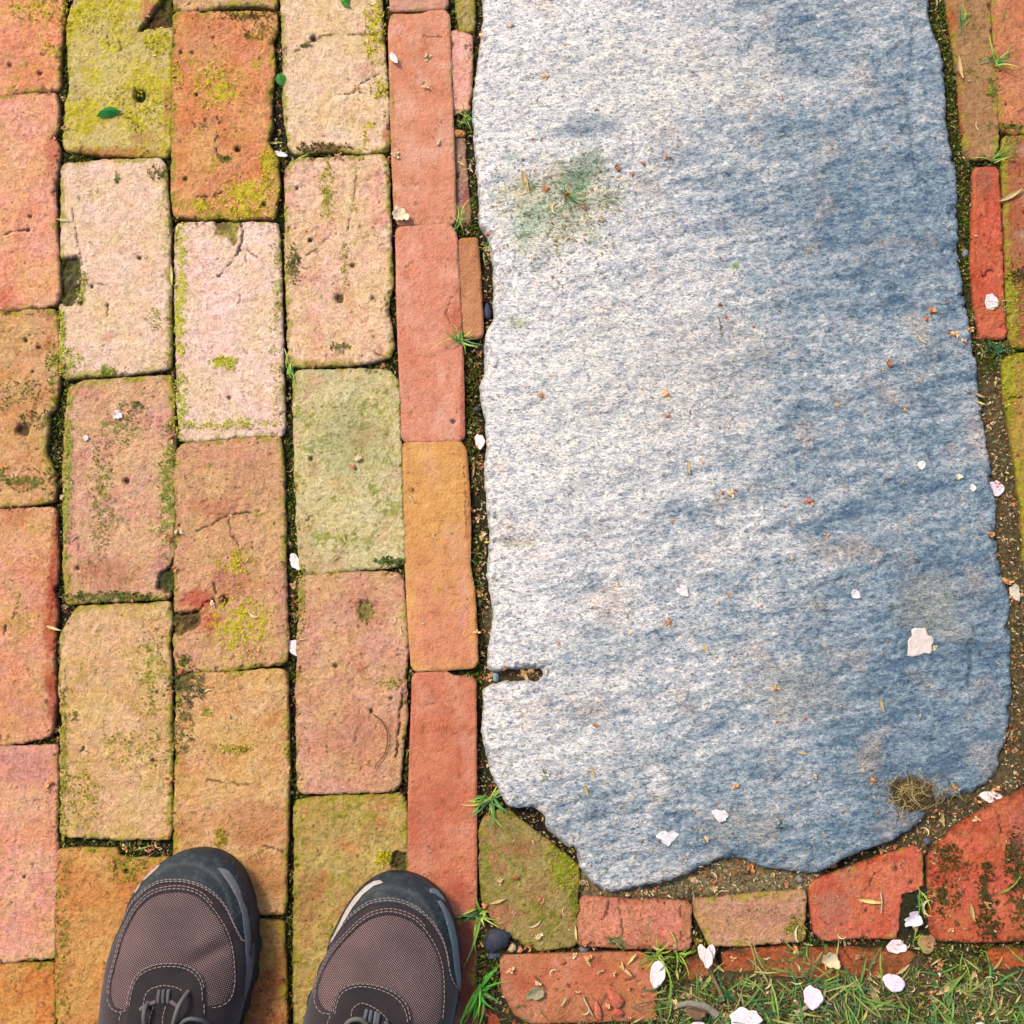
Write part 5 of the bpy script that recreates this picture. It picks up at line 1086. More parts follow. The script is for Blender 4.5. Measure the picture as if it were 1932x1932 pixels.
tag(A.build('slab_moss', M_MOSS), 'thin green and straw coloured moss crumbs on the upper left of the stone slab', 'moss', kind='stuff')
# rough grass at the bottom right: one mass
A = Acc()
bx = [(1240, 1880), (1932, 1840)]
for k in range(5200):
    px = rnd.uniform(1235, 2050) ; py = 1805 + (2010 - 1805) * (1 - rnd.random() ** 1.6)
    if py < 1850 and rnd.random() < .75: continue
    if px < 1400 and py < 1870 and rnd.random() < .6: continue
    c = at(px, py); L_ = rnd.uniform(6, 36) * PX * (1.6 if rnd.random() < .12 else .75)
    col = alb(rnd.choice([(120, 150, 70), (90, 124, 60), (154, 166, 84), (80, 108, 62), (190, 172, 124), (150, 130, 92), (70, 136, 76), (140, 180, 80), (214, 196, 150), (196, 170, 120), (226, 208, 166), (150, 116, 80)]))
    blade_geo(A, (*c, -.001), rnd.uniform(0, 6.28), L_, rnd.uniform(.3, 1.0) * PX * 1.3, rnd.uniform(.1, .7), rnd.uniform(.2, 1.2), col, n=4, curl=rnd.uniform(-.9, .9))
for k in range(420):
    px = rnd.uniform(1225, 2000); py = rnd.uniform(1828, 1990)
    if px < 1400 and py < 1860: continue
    c = at(px, py); blade_geo(A, (*c, .001), rnd.uniform(0, 6.28), rnd.uniform(26, 84) * PX, rnd.uniform(1.0, 2.6) * PX, rnd.uniform(.1, .6), rnd.uniform(.2, 1.2), alb(rnd.choice([(120, 176, 80), (96, 160, 76), (160, 200, 90), (70, 130, 80), (196, 200, 120)])) * 1.2, n=7, curl=rnd.uniform(-.8, .8))
for k in range(220):
    px = rnd.uniform(890, 1240); py = rnd.uniform(1885, 1990) if px > 950 else rnd.uniform(1740, 1990)
    c = at(px, py); blade_geo(A, (*c, -.002), rnd.uniform(0, 6.28), rnd.uniform(8, 30) * PX, rnd.uniform(.3, .8) * PX, rnd.uniform(.1, .6), rnd.uniform(.2, 1.2), alb(rnd.choice([(110, 150, 70), (190, 172, 120), (80, 120, 66)])), n=4)
tag(A.build('rough_grass', M_GRASS), 'sparse rough grass and weeds over the soil at the bottom right', 'grass', kind='stuff')
# dried grass nest on the slab corner
A = Acc()
for k in range(190):
    px, py = (rnd.gauss(1700, 20), rnd.gauss(1500, 20)) if k % 2 else (rnd.gauss(1745, 26), rnd.gauss(1490, 12)); c = at(px, py)
    blade_geo(A, (*c, .006 + rnd.uniform(0, .004)), rnd.uniform(0, 6.28), rnd.uniform(14, 44) * PX, .55 * PX, rnd.uniform(0, .4), rnd.uniform(.6, 1.2), alb(rnd.choice([(206, 180, 124), (160, 134, 84), (226, 204, 150), (110, 88, 56)])), n=6, curl=rnd.uniform(-2.5, 2.5))
tag(A.build('dried_grass_clump', M_DRY), 'tangled clump of dead brown grass in the notch at the lower right of the slab', 'dried grass')

# ------------------------------------------------------------------ twigs, bark and pebbles
def twig(pts, r, col, label, name='twig', r1=None, cat='twig', grp=None, lift=.002, n=20):
    P = spline([(*at(x, y), 0) for x, y in pts], n); zz = [surf_z(p[0], p[1]) for p in P]; zz = np.maximum.accumulate(zz) if 0 else np.array(zz)
    P[:, 2] = max(zz) * 0 + np.maximum(zz, np.mean(zz)) + lift + r * PX * .5
    o0 = P.mean(0); A = Acc(); tube(A, P, r * PX, alb(col), 7, (r if r1 is None else r1) * PX); o = A.build(name, M_DRY, origin=o0); tag(o, label, cat, grp); return o
twig([(705, 1348), (722, 1362), (732, 1388), (727, 1420), (712, 1440), (707, 1450)], 1.3, (128, 96, 62), 'thin curved brown twig on the reddish brick in the fourth column', r1=.8)
twig([(672, 1368), (668, 1380), (664, 1400)], .8, (214, 186, 150), 'short straight straw beside the curved twig')
twig([(1790, 1385), (1790, 1385.5)], .5, (0, 0, 0), '') if False else None
twig([(1500, 1912), (1530, 1893), (1556, 1876)], 4.2, (186, 172, 146), 'pale straight broken stick in the grass at the bottom', r1=3.4)
twig([(1276, 1896), (1300, 1892), (1330, 1898), (1352, 1914)], 5.5, (166, 160, 150), 'curved silver grey bark piece at the bottom', name='bark_piece', r1=8, cat='bark')
twig([(1352, 600), (1356, 618), (1358, 636)], .7, (150, 120, 90), 'fine upright stalk on the middle of the slab')
twig([(1575, 1775), (1590, 1790), (1608, 1815)], 1.3, (110, 70, 54), 'dark reddish twig over the joint under the wedge brick', r1=.8)
twig([(1562, 1808), (1568, 1830), (1580, 1858)], 1.3, (170, 140, 100), 'brown bent stalk on the bottom row of bricks', r1=.8)
twig([(548, 1640), (550, 1641)], .5, (0, 0, 0), '') if False else None
twig([(1660, 1683), (1662, 1700), (1661, 1722)], 1.8, (232, 212, 176), 'pale upright straw on the wedge shaped red brick', r1=1)
twig([(1008, 1842), (1022, 1856), (1030, 1868)], 1.0, (128, 96, 66), 'small forked twig on the bottom smooth brick', r1=.6)
twig([(1145, 1872), (1132, 1890), (1128, 1905)], 1.3, (150, 110, 80), 'short stalk with a knob at the bottom smooth brick', r1=.8)
twig([(1100, 1880), (1118, 1916)], 2.0, (226, 206, 170), 'short pale straw at the bottom beside the red fragments', r1=1.5)
twig([(1490, 1870), (1470, 1850), (1440, 1822)], .8, (120, 110, 70), 'thin dark stem across the bottom bricks', r1=.5)
def pebble(px, py, w_, h_, col, label, rz=0, zs=.5, name='pebble', grp='pebbles', z=None):
    R = np.random.RandomState(int(px)); A = Acc(); nu, nv = 12, 7; V = []
    for j in range(nv + 1):
        th = math.pi * j / nv
        for i in range(nu):
            ph = 2 * math.pi * i / nu; k = 1 + .12 * math.sin(2 * ph + px) + .09 * math.sin(3 * ph + th * 2) + .09 * R.uniform(-1, 1)
            V.append((w_ * PX * .5 * k * math.sin(th) * math.cos(ph), h_ * PX * .5 * k * math.sin(th) * math.sin(ph), min(w_, h_) * PX * zs * math.cos(th)))
    F = [(j * nu + i, (j + 1) * nu + i, (j + 1) * nu + (i + 1) % nu, j * nu + (i + 1) % nu) for j in range(nv) for i in range(nu)]
    A.add(V, F, np.array([alb(col) * R.uniform(.75, 1.25) for _ in V])); o = A.build(name, M_PEBBLE, smooth=name == 'pebble' and w_ < 20); c = at(px, py); zz = surf_z(*c) if z is None else z
    o.location = (*c, zz + min(w_, h_) * PX * zs * .4); o.rotation_euler = (0, 0, rz); tag(o, label, 'pebble', grp)
pebble(937, 1773, 46, 44, (54, 58, 80), 'largest slate blue pebble beside the mossy five sided brick', .3, .35)
pebble(932, 1804, 24, 14, (74, 84, 112), 'small blue stone just below the largest pebble', .2)
pebble(1102, 1795, 18, 14, (120, 132, 150), 'light blue grey pebble below the joint of the cut bricks', -.3)
pebble(967, 1790, 16, 16, (206, 190, 150), 'round cream pebble right of the largest slate pebble')
pebble(1100, 1666, 13, 11, (200, 200, 196), 'tiny white stone in the gap under the slab tip')
pebble(1857, 1590, 1, 1, (0, 0, 0), '') if False else None
pebble(1751, 1588, 16, 14, (90, 98, 116), 'blue grey pebble above the large red brick')
pebble(1823, 476, 13, 20, (128, 134, 142), 'pale grey pebble in the gap right of the slab')
pebble(920, 585, 14, 34, (62, 66, 96), 'dark blue stone in the gap left of the slab', z=-.008)
pebble(935, 1275, 14, 24, (150, 176, 196), 'light blue stone at the mouth of the slot in the slab', .2)
pebble(1555, 1742, 1, 1, (0, 0, 0), '') if False else None
pebble(1510, 1660, 12, 14, (140, 146, 158), 'small grey pebble at the bottom edge of the slab')
pebble(905, 1140, 12, 10, (70, 66, 76), 'dark pebble in the gap beside the ochre brick', z=-.008)
pebble(900, 770, 14, 12, (74, 76, 80), 'dark grey pebble in the wide part of the left gap', z=-.008)
pebble(1160, 1885, 26, 36, (206, 110, 84), 'larger red brick fragment at the bottom', .5, .3, 'brick_fragment', 'red brick fragments at the bottom')
pebble(1128, 1908, 14, 34, (212, 118, 86), 'narrow red brick fragment left of the larger one', .1, .4, 'brick_fragment', 'red brick fragments at the bottom')
pebble(1166, 1910, 20, 16, (202, 100, 80), 'small red brick fragment below the larger one', .1, .4, 'brick_fragment', 'red brick fragments at the bottom')

# ------------------------------------------------------------------ the photographer's shoes and trousers
def make_rubber():
    m, nt, b = newmat('black_rubber', 0.6, 0.3)
    p = geo_pos(nt); n1 = noise_n(nt, p, 60, 5, 0.7); n2 = noise_n(nt, p, 700, 3, 0.6)
    c = mixc(nt, 1.0, attr(nt), ramp(nt, n2.outputs[0], [(0.35, (.7, .7, .7)), (0.7, (1.5, 1.5, 1.45))]).outputs[0], 'MULTIPLY')
    c = mixc(nt, ramp(nt, n1.outputs[0], [(0.50, (0, 0, 0)), (0.74, (.42, .42, .42))]).outputs[0], c, tuple(alb(104, 116, 122)))
    nt.links.new(c, b.inputs['Base Color']); bump(nt, b, n2.outputs[0], 0.0008); return m
def make_leather():
    m, nt, b = newmat('brown_suede', 0.75, 0.25)
    p = geo_pos(nt); n1 = noise_n(nt, p, 900, 4, 0.7); n2 = noise_n(nt, p, 70, 4, 0.6)
    c = mixc(nt, 1.0, attr(nt), ramp(nt, n1.outputs[0], [(0.3, (.7, .7, .7)), (0.7, (1.35, 1.3, 1.3))]).outputs[0], 'MULTIPLY')
    c = mixc(nt, 1.0, c, ramp(nt, n2.outputs[0], [(0.35, (.8, .8, .82)), (0.65, (1.3, 1.25, 1.25))]).outputs[0], 'MULTIPLY')
    nt.links.new(c, b.inputs['Base Color']); b.inputs['Sheen Weight'].default_value = .25
    bump(nt, b, n1.outputs[0], 0.0006); return m
def make_fabric(ang):
    m, nt, b = newmat('woven_mesh_fabric', 0.7, 0.3)
    p = geo_pos(nt); outs = []
    for a, k in ((ang, 1.0), (ang + 78, 1.0)):
        mp = node(nt, 'ShaderNodeMapping'); mp.inputs['Rotation'].default_value = (0, 0, math.radians(a)); nt.links.new(p, mp.inputs[0])
        wv = node(nt, 'ShaderNodeTexWave', wave_type='BANDS', bands_direction='X', wave_profile='SIN')
        wv.inputs['Scale'].default_value = 205 * k; wv.inputs['Distortion'].default_value = 0.0; nt.links.new(mp.outputs[0], wv.inputs[0]); outs.append(wv.outputs['Fac'])
    mu = node(nt, 'ShaderNodeMath', operation='MULTIPLY'); nt.links.new(outs[0], mu.inputs[0]); nt.links.new(outs[1], mu.inputs[1])
    n2 = noise_n(nt, p, 30, 4, .6)
    c = ramp(nt, mu.outputs[0], [(0.20, tuple(alb(44, 32, 40))), (0.50, tuple(alb(212, 176, 180)))]).outputs[0]
    c = mixc(nt, 1.0, c, ramp(nt, n2.outputs[0], [(0.35, (.82, .8, .8)), (0.65, (1.15, 1.12, 1.1))]).outputs[0], 'MULTIPLY')
    nt.links.new(c, b.inputs['Base Color']); bump(nt, b, mu.outputs[0], 0.0007); return m
M_RUB = make_rubber(); M_LEA = make_leather(); M_FAB = {1: make_fabric(-62), 0: make_fabric(-50)}
M_THR = newmat('stitch_thread', .7, .3)[0]; M_THR.node_tree.nodes['Principled BSDF'].inputs['Base Color'].default_value = (*alb(176, 156, 158), 1)
M_LACE = make_veg_mat('round_lace', .45, 0, .5, 1500, .3); M_LACE.name = 'round_lace'
M_STR = make_veg_mat('grey_overlay', .6, 0, .4, 400, .12)
M_TRO = make_veg_mat('trouser_cloth', .9, 0, .2, 900, .2)
person = empty('person', (*at(480, 2150), 0)); PL = np.array([*person.location])
tag(person, 'person standing at the bottom left in brown mesh walking shoes with black rubber toes', 'person')

def shoe(side, off, scl, outline, tip, heel, cap_in, cap_out_rng, mesh_p, panel, throat, stripes, stitches, loops, cords, label):
    cx = lambda P: np.column_stack([off[0] + np.array(P, float)[:, 0] * scl, off[1] + np.array(P, float)[:, 1] * scl])
    O = smooth_poly(resample(at(*np.array(outline, float).T, .022), .004), 3)
    T = at(*tip, .022); H = at(*heel, .022); AX = (H - T) / np.linalg.norm(H - T)
    LOC = np.array([*O.mean(0), 0.0])
    sh = empty('shoe', LOC - PL); sh.parent = person; sh['label'] = label
    def crown(t): return np.interp(t, [0, .012, .03, .06, .10, .135, .17, .21, .31], [.034, .042, .050, .056, .061, .069, .082, .096, .104])
    def zf(X):
        d, _ = sdf(O, X); t = np.clip((X - T) @ AX, 0, .32)
        s = np.clip(d / .047, 0, 1)
        prof = (1 - (1 - s) ** 2.3) ** .62
        z = .020 + (crown(t) - .020) * prof
        if side: # flex crease across the vamp
            c = at(*cx([(1180, 1250)])[0], .06); e = X - c; u = e[:, 0] * .9 + e[:, 1] * .45; v = -e[:, 0] * .45 + e[:, 1] * .9
            z = z - .0045 * np.exp(-(u / .02) ** 2 - ((v + .004) / .006) ** 2) + .002 * np.exp(-(u / .02) ** 2 - ((v - .009) / .007) ** 2)
        return z
    def up(P, o=0.0):
        P = np.array(P, float); z = np.full(len(P), .045)
        for _ in range(6):
            X = np.array([at(p[0], p[1], zz) for p, zz in zip(P, z)]); z = zf(X)
        return X
    def part(name, poly, h, o, mat, col, thick=.003, lab=None, rough=0.0, seed=1, rr=.0012, low=None):
        def hf(X, d):
            z = zf(X) + o - (rr - np.sqrt(np.maximum(rr * rr - np.clip(rr - d, 0, rr) ** 2, 0)))
            if rough: z = z + rough * fbm(X[:, 0], X[:, 1], .012, 3, seed)
            CC = np.tile(alb(col), (len(X), 1)) * (1 + .15 * fbm(X[:, 0], X[:, 1], .02, 3, seed))[:, None]
            if name == 'toe_cap':      # dusty scuffs along the bumper seam
                tt = np.hypot(*(X - (T + AX * .055)).T); sc = np.exp(-((tt - .043) / .0022) ** 2) * .5 + .9 * sstep(.05, .5, fbm(X[:, 0], X[:, 1], .012, 5, 5 + side, .75)) * (tt > .03)
                z = z - .0012 * np.exp(-((tt - .043) / .0016) ** 2)
                CC = CC + (alb(126, 136, 136) - CC) * (np.clip(sc, 0, 1) * .30)[:, None]
            return z, CC
        if low is not None:
            def hf(X, d): return np.full(len(X), low) - (.004 - np.sqrt(np.maximum(.004 ** 2 - np.clip(.004 - d, 0, .004) ** 2, 0))), np.tile(alb(col), (len(X), 1))
        ob = sheet(name, poly, h, hf, mat, sh, bottom=.001, thick=None if low is not None else thick, origin=np.array([*poly.mean(0), .03]))
        ob.location = ob.location - Vector(LOC)
        if lab: ob['label'] = lab
        return ob
    # outsole with lugs at its edge
    lug = O.copy(); t = np.roll(lug, -1, 0) - np.roll(lug, 1, 0); nn = np.stack([t[:, 1], -t[:, 0]], 1) / np.linalg.norm(t, axis=1)[:, None]
    cen = O.mean(0); sg = np.sign(((lug - cen) * nn).sum(1))[:, None]
    arc = np.arange(len(lug)) * .004
    lug = lug + nn * sg * (np.where(np.sin(arc * 2 * np.pi / .028) > .2, .0012, -.0006) * (((lug - T) @ AX) > .05))[:, None]
    part('sole', lug, .0016, 0, M_RUB, (44, 48, 58), low=.021)
    inn = O - nn * sg * .0012
    part('mesh_panel', O - nn * sg * .003, .0013, -.0006, M_FAB[side], (150, 120, 116), thick=.012)
    MP = smooth_poly(resample(up(cx(mesh_p)), .003), 2)
    # leather: outline ring round the mesh opening, opened at the bottom so that it stays one simple outline
    k0 = np.argmin(np.linalg.norm(inn - at(*heel, .022), axis=1)); ring_o = np.roll(inn, -k0, 0)
    j0 = np.argmax((MP - T) @ AX); ring_i = np.roll(MP, -j0, 0)
    area = lambda P: .5 * np.sum(P[:, 0] * np.roll(P[:, 1], -1) - np.roll(P[:, 0], -1) * P[:, 1])
    if np.sign(area(ring_o)) == np.sign(area(ring_i)): ring_i = ring_i[::-1]
    RP = np.concatenate([ring_o, ring_o[:1] + 1e-5, ring_i, ring_i[:1] + 1e-5])
    part('leather_upper', RP, .0013, .0012, M_LEA, (46, 32, 38), thick=.003)
    # toe cap
    ci = up(cx(cap_in)); a0 = np.argmin(np.linalg.norm(inn - ci[0], axis=1)); a1 = np.argmin(np.linalg.norm(inn - ci[-1], axis=1)); it = np.argmin(np.linalg.norm(inn - T, axis=1))
    n = len(inn)
    fw = [(a1 + i) % n for i in range((a0 - a1) % n + 1)]; bw = [(a1 - i) % n for i in range((a1 - a0) % n + 1)]
    path = fw if it in fw else bw
    ex = inn[path] + (nn * sg)[path] * .0014
    CP = np.concatenate([resample_open(ci, .003), ex])
    part('toe_cap', smooth_poly(CP, 1), .0012, .0030, M_RUB, (40, 50, 62), thick=.006, rough=.0006)
    # bumper lip across the very front of the cap
    part('lace_panel', smooth_poly(resample(up(cx(panel)), .003), 1), .0013, .0026, M_LEA, (38, 27, 33), thick=.003)
    part('tongue', smooth_poly(resample(up(cx(throat)), .003), 1), .0013, .0030, M_LEA, (30, 24, 28), thick=.003, rough=.001)
    for i, (P, col) in enumerate(stripes):
        part('overlay_stripe', resample(up(cx(P)), .003), .0009, .0042, M_STR, col, thick=.002, rr=.0006, rough=.0003)
    A = Acc()
    for P, o, gap in stitches:
        Q = up(spline(cx(P), 60)); s = np.concatenate([[0], np.cumsum(np.linalg.norm(np.diff(Q, axis=0), axis=1))])
        k = 0.0
        while k < s[-1] - gap:
            pts = []
            for tt in (0, .5, 1):
                q = np.array([np.interp(k + tt * gap * .68, s, Q[:, 0]), np.interp(k + tt * gap * .68, s, Q[:, 1])]); pts.append([*q, zf(q[None])[0] + o + (.0002 if tt == .5 else -.0003)])
            tube(A, pts, .00042, (1, 1, 1), 4); k += gap
    st = A.build('stitching', M_THR, sh, origin=LOC); st.location = (0, 0, 0); st['kind'] = 'stuff'
    for P, r, col, hh in loops:
        Q = spline(np.column_stack([up(cx(P)), np.zeros(len(P))]), 14); zz = zf(Q[:, :2]); tt = np.linspace(0, 1, len(Q)); Q[:, 2] = zz + .003 + hh * np.sin(np.pi * tt)
        A = Acc(); tube(A, Q, r, alb(col), 8); o_ = A.build('lace', M_LACE, sh, origin=LOC); o_.location = (0, 0, 0)
    return sh, zf
def resample_open(P, step):
    out = []
    for a, b in zip(P[:-1], P[1:]):
        k = max(1, int(round(np.linalg.norm(b - a) / step)))
        for j in range(k): out.append(a + (b - a) * j / k)
    out.append(P[-1]); return np.array(out)
K = 1 / 5.0
L_OUT = [(359, 1603), (330, 1611), (303, 1627), (273, 1657), (257, 1676), (245, 1695), (229, 1745), (211, 1781), (201, 1815), (193, 1865), (188, 1932), (186, 2000), (192, 2080), (200, 2160), (215, 2230), (250, 2275), (300, 2280), (345, 2250), (372, 2180), (392, 2100), (420, 2020), (452, 1940), (465, 1890), (477, 1855), (484, 1805), (483, 1745), (473, 1689), (463, 1660), (449, 1635), (430, 1618), (412, 1608), (385, 1602)]
arcL = [(400, 960), (480, 800), (600, 680), (720, 610), (860, 590), (1000, 600), (1150, 650), (1280, 740), (1370, 850), (1440, 1000), (1500, 1120), (1550, 1185)]
meshL = [(268, 1640), (275, 1550), (325, 1350), (380, 1150), (440, 1000), (530, 850), (640, 745), (760, 700), (900, 685), (1030, 705), (1130, 760), (1230, 870), (1310, 980), (1370, 1100), (1410, 1250), (1430, 1400), (1430, 1550), (1390, 1680), (1300, 1740), (1200, 1755), (900, 1770), (600, 1800), (420, 1790), (350, 1795), (290, 1745)]
panL = [(425, 1800), (440, 1720), (460, 1610), (500, 1500), (580, 1420), (700, 1370), (830, 1355), (960, 1368), (1070, 1420), (1135, 1500), (1162, 1600), (1168, 1730), (1180, 1850), (1190, 2100), (1150, 2500), (700, 2600), (400, 2500), (380, 2100)]
thrL = [(590, 1745), (605, 1660), (650, 1600), (700, 1578), (780, 1560), (880, 1575), (940, 1600), (950, 1640), (940, 1760), (960, 2000), (900, 2400), (650, 2400), (560, 2000)]
shoe(1, (154.6, 1545.6), K, L_OUT, (370, 1603), (268, 2278), [(270, 1215)] + [(300, 1140), (345, 1060)] + arcL, None, meshL, panL, thrL,
     [([(1285, 455), (1345, 458), (1400, 485), (1460, 570), (1505, 670), (1530, 770), (1562, 830), (1590, 980), (1602, 1120), (1585, 1270), (1612, 1320), (1612, 1450), (1585, 1580), (1535, 1690), (1545, 1560), (1562, 1400), (1552, 1260), (1545, 1120), (1520, 900), (1475, 750), (1400, 610), (1330, 510)], (122, 124, 138)),
      ([(750, 420), (715, 432), (650, 490), (585, 562), (592, 575), (640, 530), (700, 478)], (196, 184, 182)), ([(570, 590), (535, 620), (500, 680), (512, 690), (548, 640)], (190, 176, 176))],
     [([(p[0], p[1] - 28) for p in arcL], .0035, .0042), ([(p[0] * 1.0, p[1] - 8) for p in arcL], .0035, .0042),
      ([(262, 1640), (262, 1550), (312, 1350), (365, 1150), (425, 990), (515, 835), (630, 722), (750, 668), (900, 652), (1040, 675), (1150, 735), (1250, 850), (1335, 975), (1395, 1100), (1430, 1250), (1445, 1400), (1445, 1560), (1400, 1700), (1300, 1765), (1200, 1775)], .0018, .0042),
      ([(246, 1640), (246, 1550), (298, 1345), (350, 1142), (412, 976), (505, 815), (622, 698), (745, 645), (900, 625), (1050, 650), (1165, 715), (1265, 832)], .0018, .0042),
      ([(420, 1800), (350, 1815), (280, 1775), (246, 1700), (246, 1640)], .0018, .0042), ([(1160, 1740), (1165, 1850), (1190, 1860)], .0030, .0042),
      ([(1720 - 1250 - 15, 1750), (478, 1620), (518, 1515), (592, 1440), (705, 1395), (830, 1382), (955, 1395), (1055, 1442), (1115, 1515), (1140, 1605), (1146, 1720)], .0032, .0042),
      ([(430, 1740), (458, 1608), (500, 1498), (578, 1416), (700, 1368), (830, 1356), (962, 1368), (1072, 1420), (1135, 1500), (1160, 1600)], .0032, .0042),
      ([(590, 1745), (605, 1660), (650, 1600), (700, 1578), (780, 1562), (880, 1575), (940, 1600), (952, 1640)], .0034, .0036), ([(380, 1810), (360, 1870), (350, 1940)], .0020, .0042), ([(685, 1760), (655, 1850), (640, 1940)], .0038, .0036), ([(800, 1760), (775, 1850), (770, 1940)], .0038, .0036)],
     [([(740, 1610), (733, 1660), (728, 1720)], .0019, (96, 92, 102), .001), ([(782, 1605), (776, 1660), (775, 1720)], .0019, (88, 84, 94), .001), ([(828, 1605), (822, 1660), (820, 1720)], .0019, (96, 94, 104), .001), ([(560, 1790), (620, 1750), (700, 1718)], .0020, (120, 104, 112), .001), ([(850, 1715), (885, 1735), (920, 1765)], .0020, (112, 100, 108), .001),
      ([(632, 1725), (622, 1800), (605, 1950)], .0019, (110, 112, 118), .010), ([(1010, 1620), (950, 1730), (865, 1950)], .0019, (116, 118, 122), .012), ([(930, 1950), (985, 1880), (1060, 1850), (1140, 1862), (1200, 1900), (1245, 1970)], .0019, (100, 102, 108), .010)], None, 'left shoe, its toe further forward')
R_OUT = [(741, 1646), (720, 1650), (702, 1658), (685, 1671), (669, 1686), (645, 1722), (625, 1766), (615, 1796), (599, 1836), (581, 1886), (569, 1932), (566, 2000), (580, 2100), (596, 2200), (622, 2280), (675, 2312), (735, 2300), (768, 2240), (790, 2140), (822, 2040), (853, 1945), (866, 1886), (869, 1836), (865, 1776), (857, 1736), (841, 1700), (830, 1685), (815, 1671), (795, 1658), (770, 1649)]
arcR = [(480, 1195), (560, 1080), (640, 975), (740, 885), (860, 810), (1000, 780), (1130, 790), (1280, 845), (1400, 935), (1480, 1030), (1550, 1155), (1590, 1285), (1620, 1450), (1660, 1560), (1715, 1635)]
meshR = [(365, 1640), (375, 1560), (430, 1430), (520, 1270), (640, 1130), (760, 1010), (880, 935), (1020, 900), (1150, 920), (1280, 980), (1380, 1080), (1450, 1180), (1510, 1320), (1540, 1480), (1545, 1700), (1530, 1900), (1450, 1990), (1200, 1995), (700, 1900), (510, 1815), (450, 1805), (390, 1745)]
panR = [(490, 1850), (520, 1740), (545, 1650), (590, 1590), (650, 1560), (760, 1540), (900, 1555), (1040, 1595), (1150, 1665), (1225, 1770), (1255, 1900), (1260, 2050), (1240, 2500), (800, 2600), (480, 2500), (440, 2050)]
thrR = [(690, 1850), (700, 1790), (745, 1745), (800, 1728), (900, 1768), (1000, 1845), (1055, 1932), (1050, 2200), (950, 2450), (700, 2450), (650, 2050)]
shoe(0, (525.5, 1545.6), K, R_OUT, (745, 1646), (690, 2308), [(430, 1290), (455, 1240)] + arcR, None, meshR, panR, thrR,
     [([(960, 568), (992, 592), (900, 622), (800, 702), (705, 820), (625, 950), (555, 1070), (500, 1160), (493, 1145), (560, 1010), (640, 850), (720, 730), (820, 628), (900, 578)], (206, 196, 196)),
      ([(1500, 765), (1540, 762), (1600, 850), (1650, 960), (1688, 1130), (1708, 1300), (1722, 1500), (1718, 1610), (1690, 1570), (1660, 1400), (1640, 1200), (1600, 1020), (1556, 870)], (120, 138, 152)),
      ([(1425, 655), (1450, 640), (1500, 662), (1560, 730), (1580, 775), (1540, 745), (1480, 695), (1430, 690)], (126, 142, 160))],
     [([(p[0], p[1] - 40) for p in arcR[:-2]], .0035, .0042), ([(p[0], p[1] - 18) for p in arcR], .0035, .0042),
      ([(345, 1640), (355, 1550), (410, 1420), (502, 1256), (625, 1112), (750, 988), (872, 905), (1020, 868), (1160, 888), (1298, 952), (1400, 1060), (1470, 1168), (1532, 1315), (1560, 1480), (1566, 1700), (1548, 1900)], .0018, .0042),
      ([(328, 1640), (335, 1545), (395, 1410), (490, 1240), (612, 1094), (740, 966), (866, 880), (1020, 842), (1168, 862), (1312, 930), (1418, 1046)], .0018, .0042), ([(340, 1650), (345, 1740), (400, 1815), (460, 1830), (490, 1840), (470, 1900), (430, 1990)], .0018, .0042),
      ([(535, 1830), (555, 1730), (590, 1650), (655, 1600), (760, 1572), (895, 1585), (1025, 1628), (1130, 1695), (1195, 1790), (1225, 1920)], .0032, .0042), ([(520, 1810), (540, 1710), (580, 1620), (650, 1572), (760, 1548), (900, 1560), (1040, 1602), (1150, 1672), (1222, 1775), (1250, 1910)], .0032, .0042),
      ([(690, 1850), (700, 1790), (745, 1745), (800, 1728), (900, 1768), (1000, 1845), (1055, 1932)], .0034, .0036)],
     [([(838, 1790), (826, 1840), (812, 1890)], .0019, (104, 104, 116), .001), ([(880, 1800), (872, 1850), (862, 1910)], .0019, (96, 98, 110), .001), ([(925, 1815), (920, 1860), (912, 1920)], .0019, (110, 112, 124), .001), ([(950, 1830), (945, 1870), (935, 1940)], .0019, (90, 92, 104), .001),
      ([(625, 1980), (655, 1905), (715, 1862), (780, 1862), (830, 1905), (860, 1980)], .0021, (120, 116, 112), .008), ([(1000, 1960), (1025, 1900), (1040, 1960)], .0019, (90, 88, 96), .004)], None, 'right shoe, a little behind the left one')
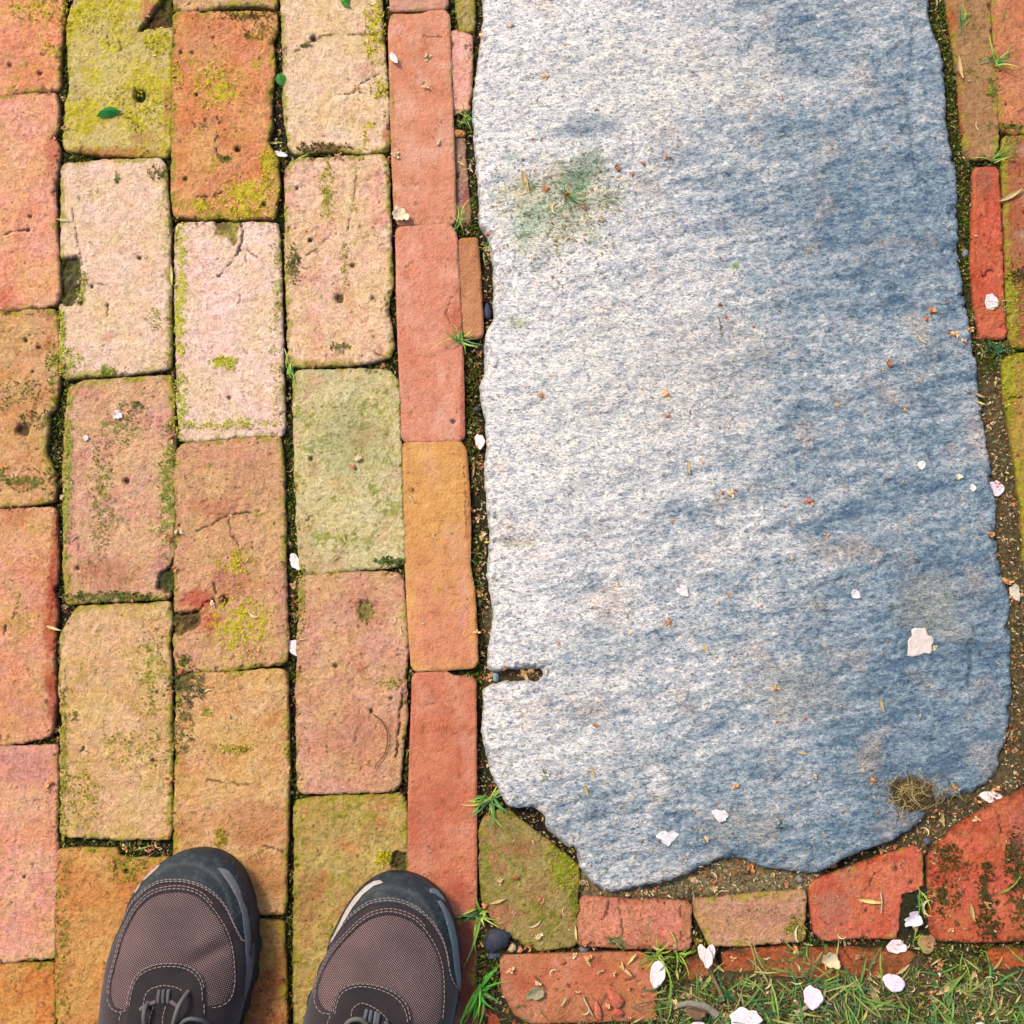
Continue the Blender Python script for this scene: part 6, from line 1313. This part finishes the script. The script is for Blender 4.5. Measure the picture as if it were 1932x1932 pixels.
# trousers (the legs rise from the ankles just below the picture)
bm = bpy.data.meshes.new('trousers')
hl = at(285, 2190); hr = at(700, 2210)
hip = np.array([(hl[0] + hr[0]) / 2, hl[1] - .06])
V = [(hip[0], hip[1], .98), (hip[0] - .10, hip[1], .90), (hl[0], hl[1] + .01, .50), (hl[0], hl[1] - .015, .10), (hip[0] + .10, hip[1], .90), (hr[0], hr[1] + .01, .50), (hr[0], hr[1] - .015, .10), (hip[0], hip[1] - .01, 1.10)]
bm.from_pydata([tuple(np.array(v) - PL) for v in V], [(0, 1), (1, 2), (2, 3), (0, 4), (4, 5), (5, 6), (0, 7)], [])
tr = bpy.data.objects.new('trousers', bm); COL.objects.link(tr); tr.parent = person; bm.materials.append(M_TRO)
ca = bm.color_attributes.new('Col', 'FLOAT_COLOR', 'POINT')
for i in range(len(V)): ca.data[i].color = (.03, .035, .05, 1)
sk = tr.modifiers.new('skin', 'SKIN')
for i, r in enumerate([.15, .11, .085, .075, .11, .085, .075, .15]): bm.skin_vertices[0].data[i].radius = (r, r)
bm.skin_vertices[0].data[0].use_root = True
tr.modifiers.new('sub', 'SUBSURF').render_levels = 2

def skin(name, V, E, R_, mat, col):
    me = bpy.data.meshes.new(name); me.from_pydata([tuple(np.array(v) - PL) for v in V], [], []) if 0 else me.from_pydata([tuple(np.array(v) - PL) for v in V], E, [])
    o = bpy.data.objects.new(name, me); COL.objects.link(o); o.parent = person; me.materials.append(mat)
    a = me.color_attributes.new('Col', 'FLOAT_COLOR', 'POINT')
    for i in range(len(V)): a.data[i].color = (*col, 1)
    o.modifiers.new('skin', 'SKIN')
    for i, r in enumerate(R_): me.skin_vertices[0].data[i].radius = r
    me.skin_vertices[0].data[0].use_root = True
    o.modifiers.new('sub', 'SUBSURF').render_levels = 2
    return o
hx, hy = hip  # unseen torso and sleeves, added to block sky light near the shoes
skin('jacket', [(hx, hy, 1.0), (hx, hy - .01, 1.2), (hx, hy - .01, 1.38), (hx, hy, 1.47), (hx - .18, hy, 1.40), (hx - .20, hy + .08, 1.14), (-.10, -.34, 1.27), (hx + .18, hy, 1.40), (hx + .22, hy + .08, 1.14), (.06, -.36, 1.27)],
     [(0, 1), (1, 2), (2, 3), (2, 4), (4, 5), (5, 6), (2, 7), (7, 8), (8, 9)], [(.17, .12), (.16, .12), (.17, .12), (.07, .07), (.075, .075), (.055, .055), (.035, .035), (.075, .075), (.055, .055), (.035, .035)], M_TRO, (.03, .04, .05))
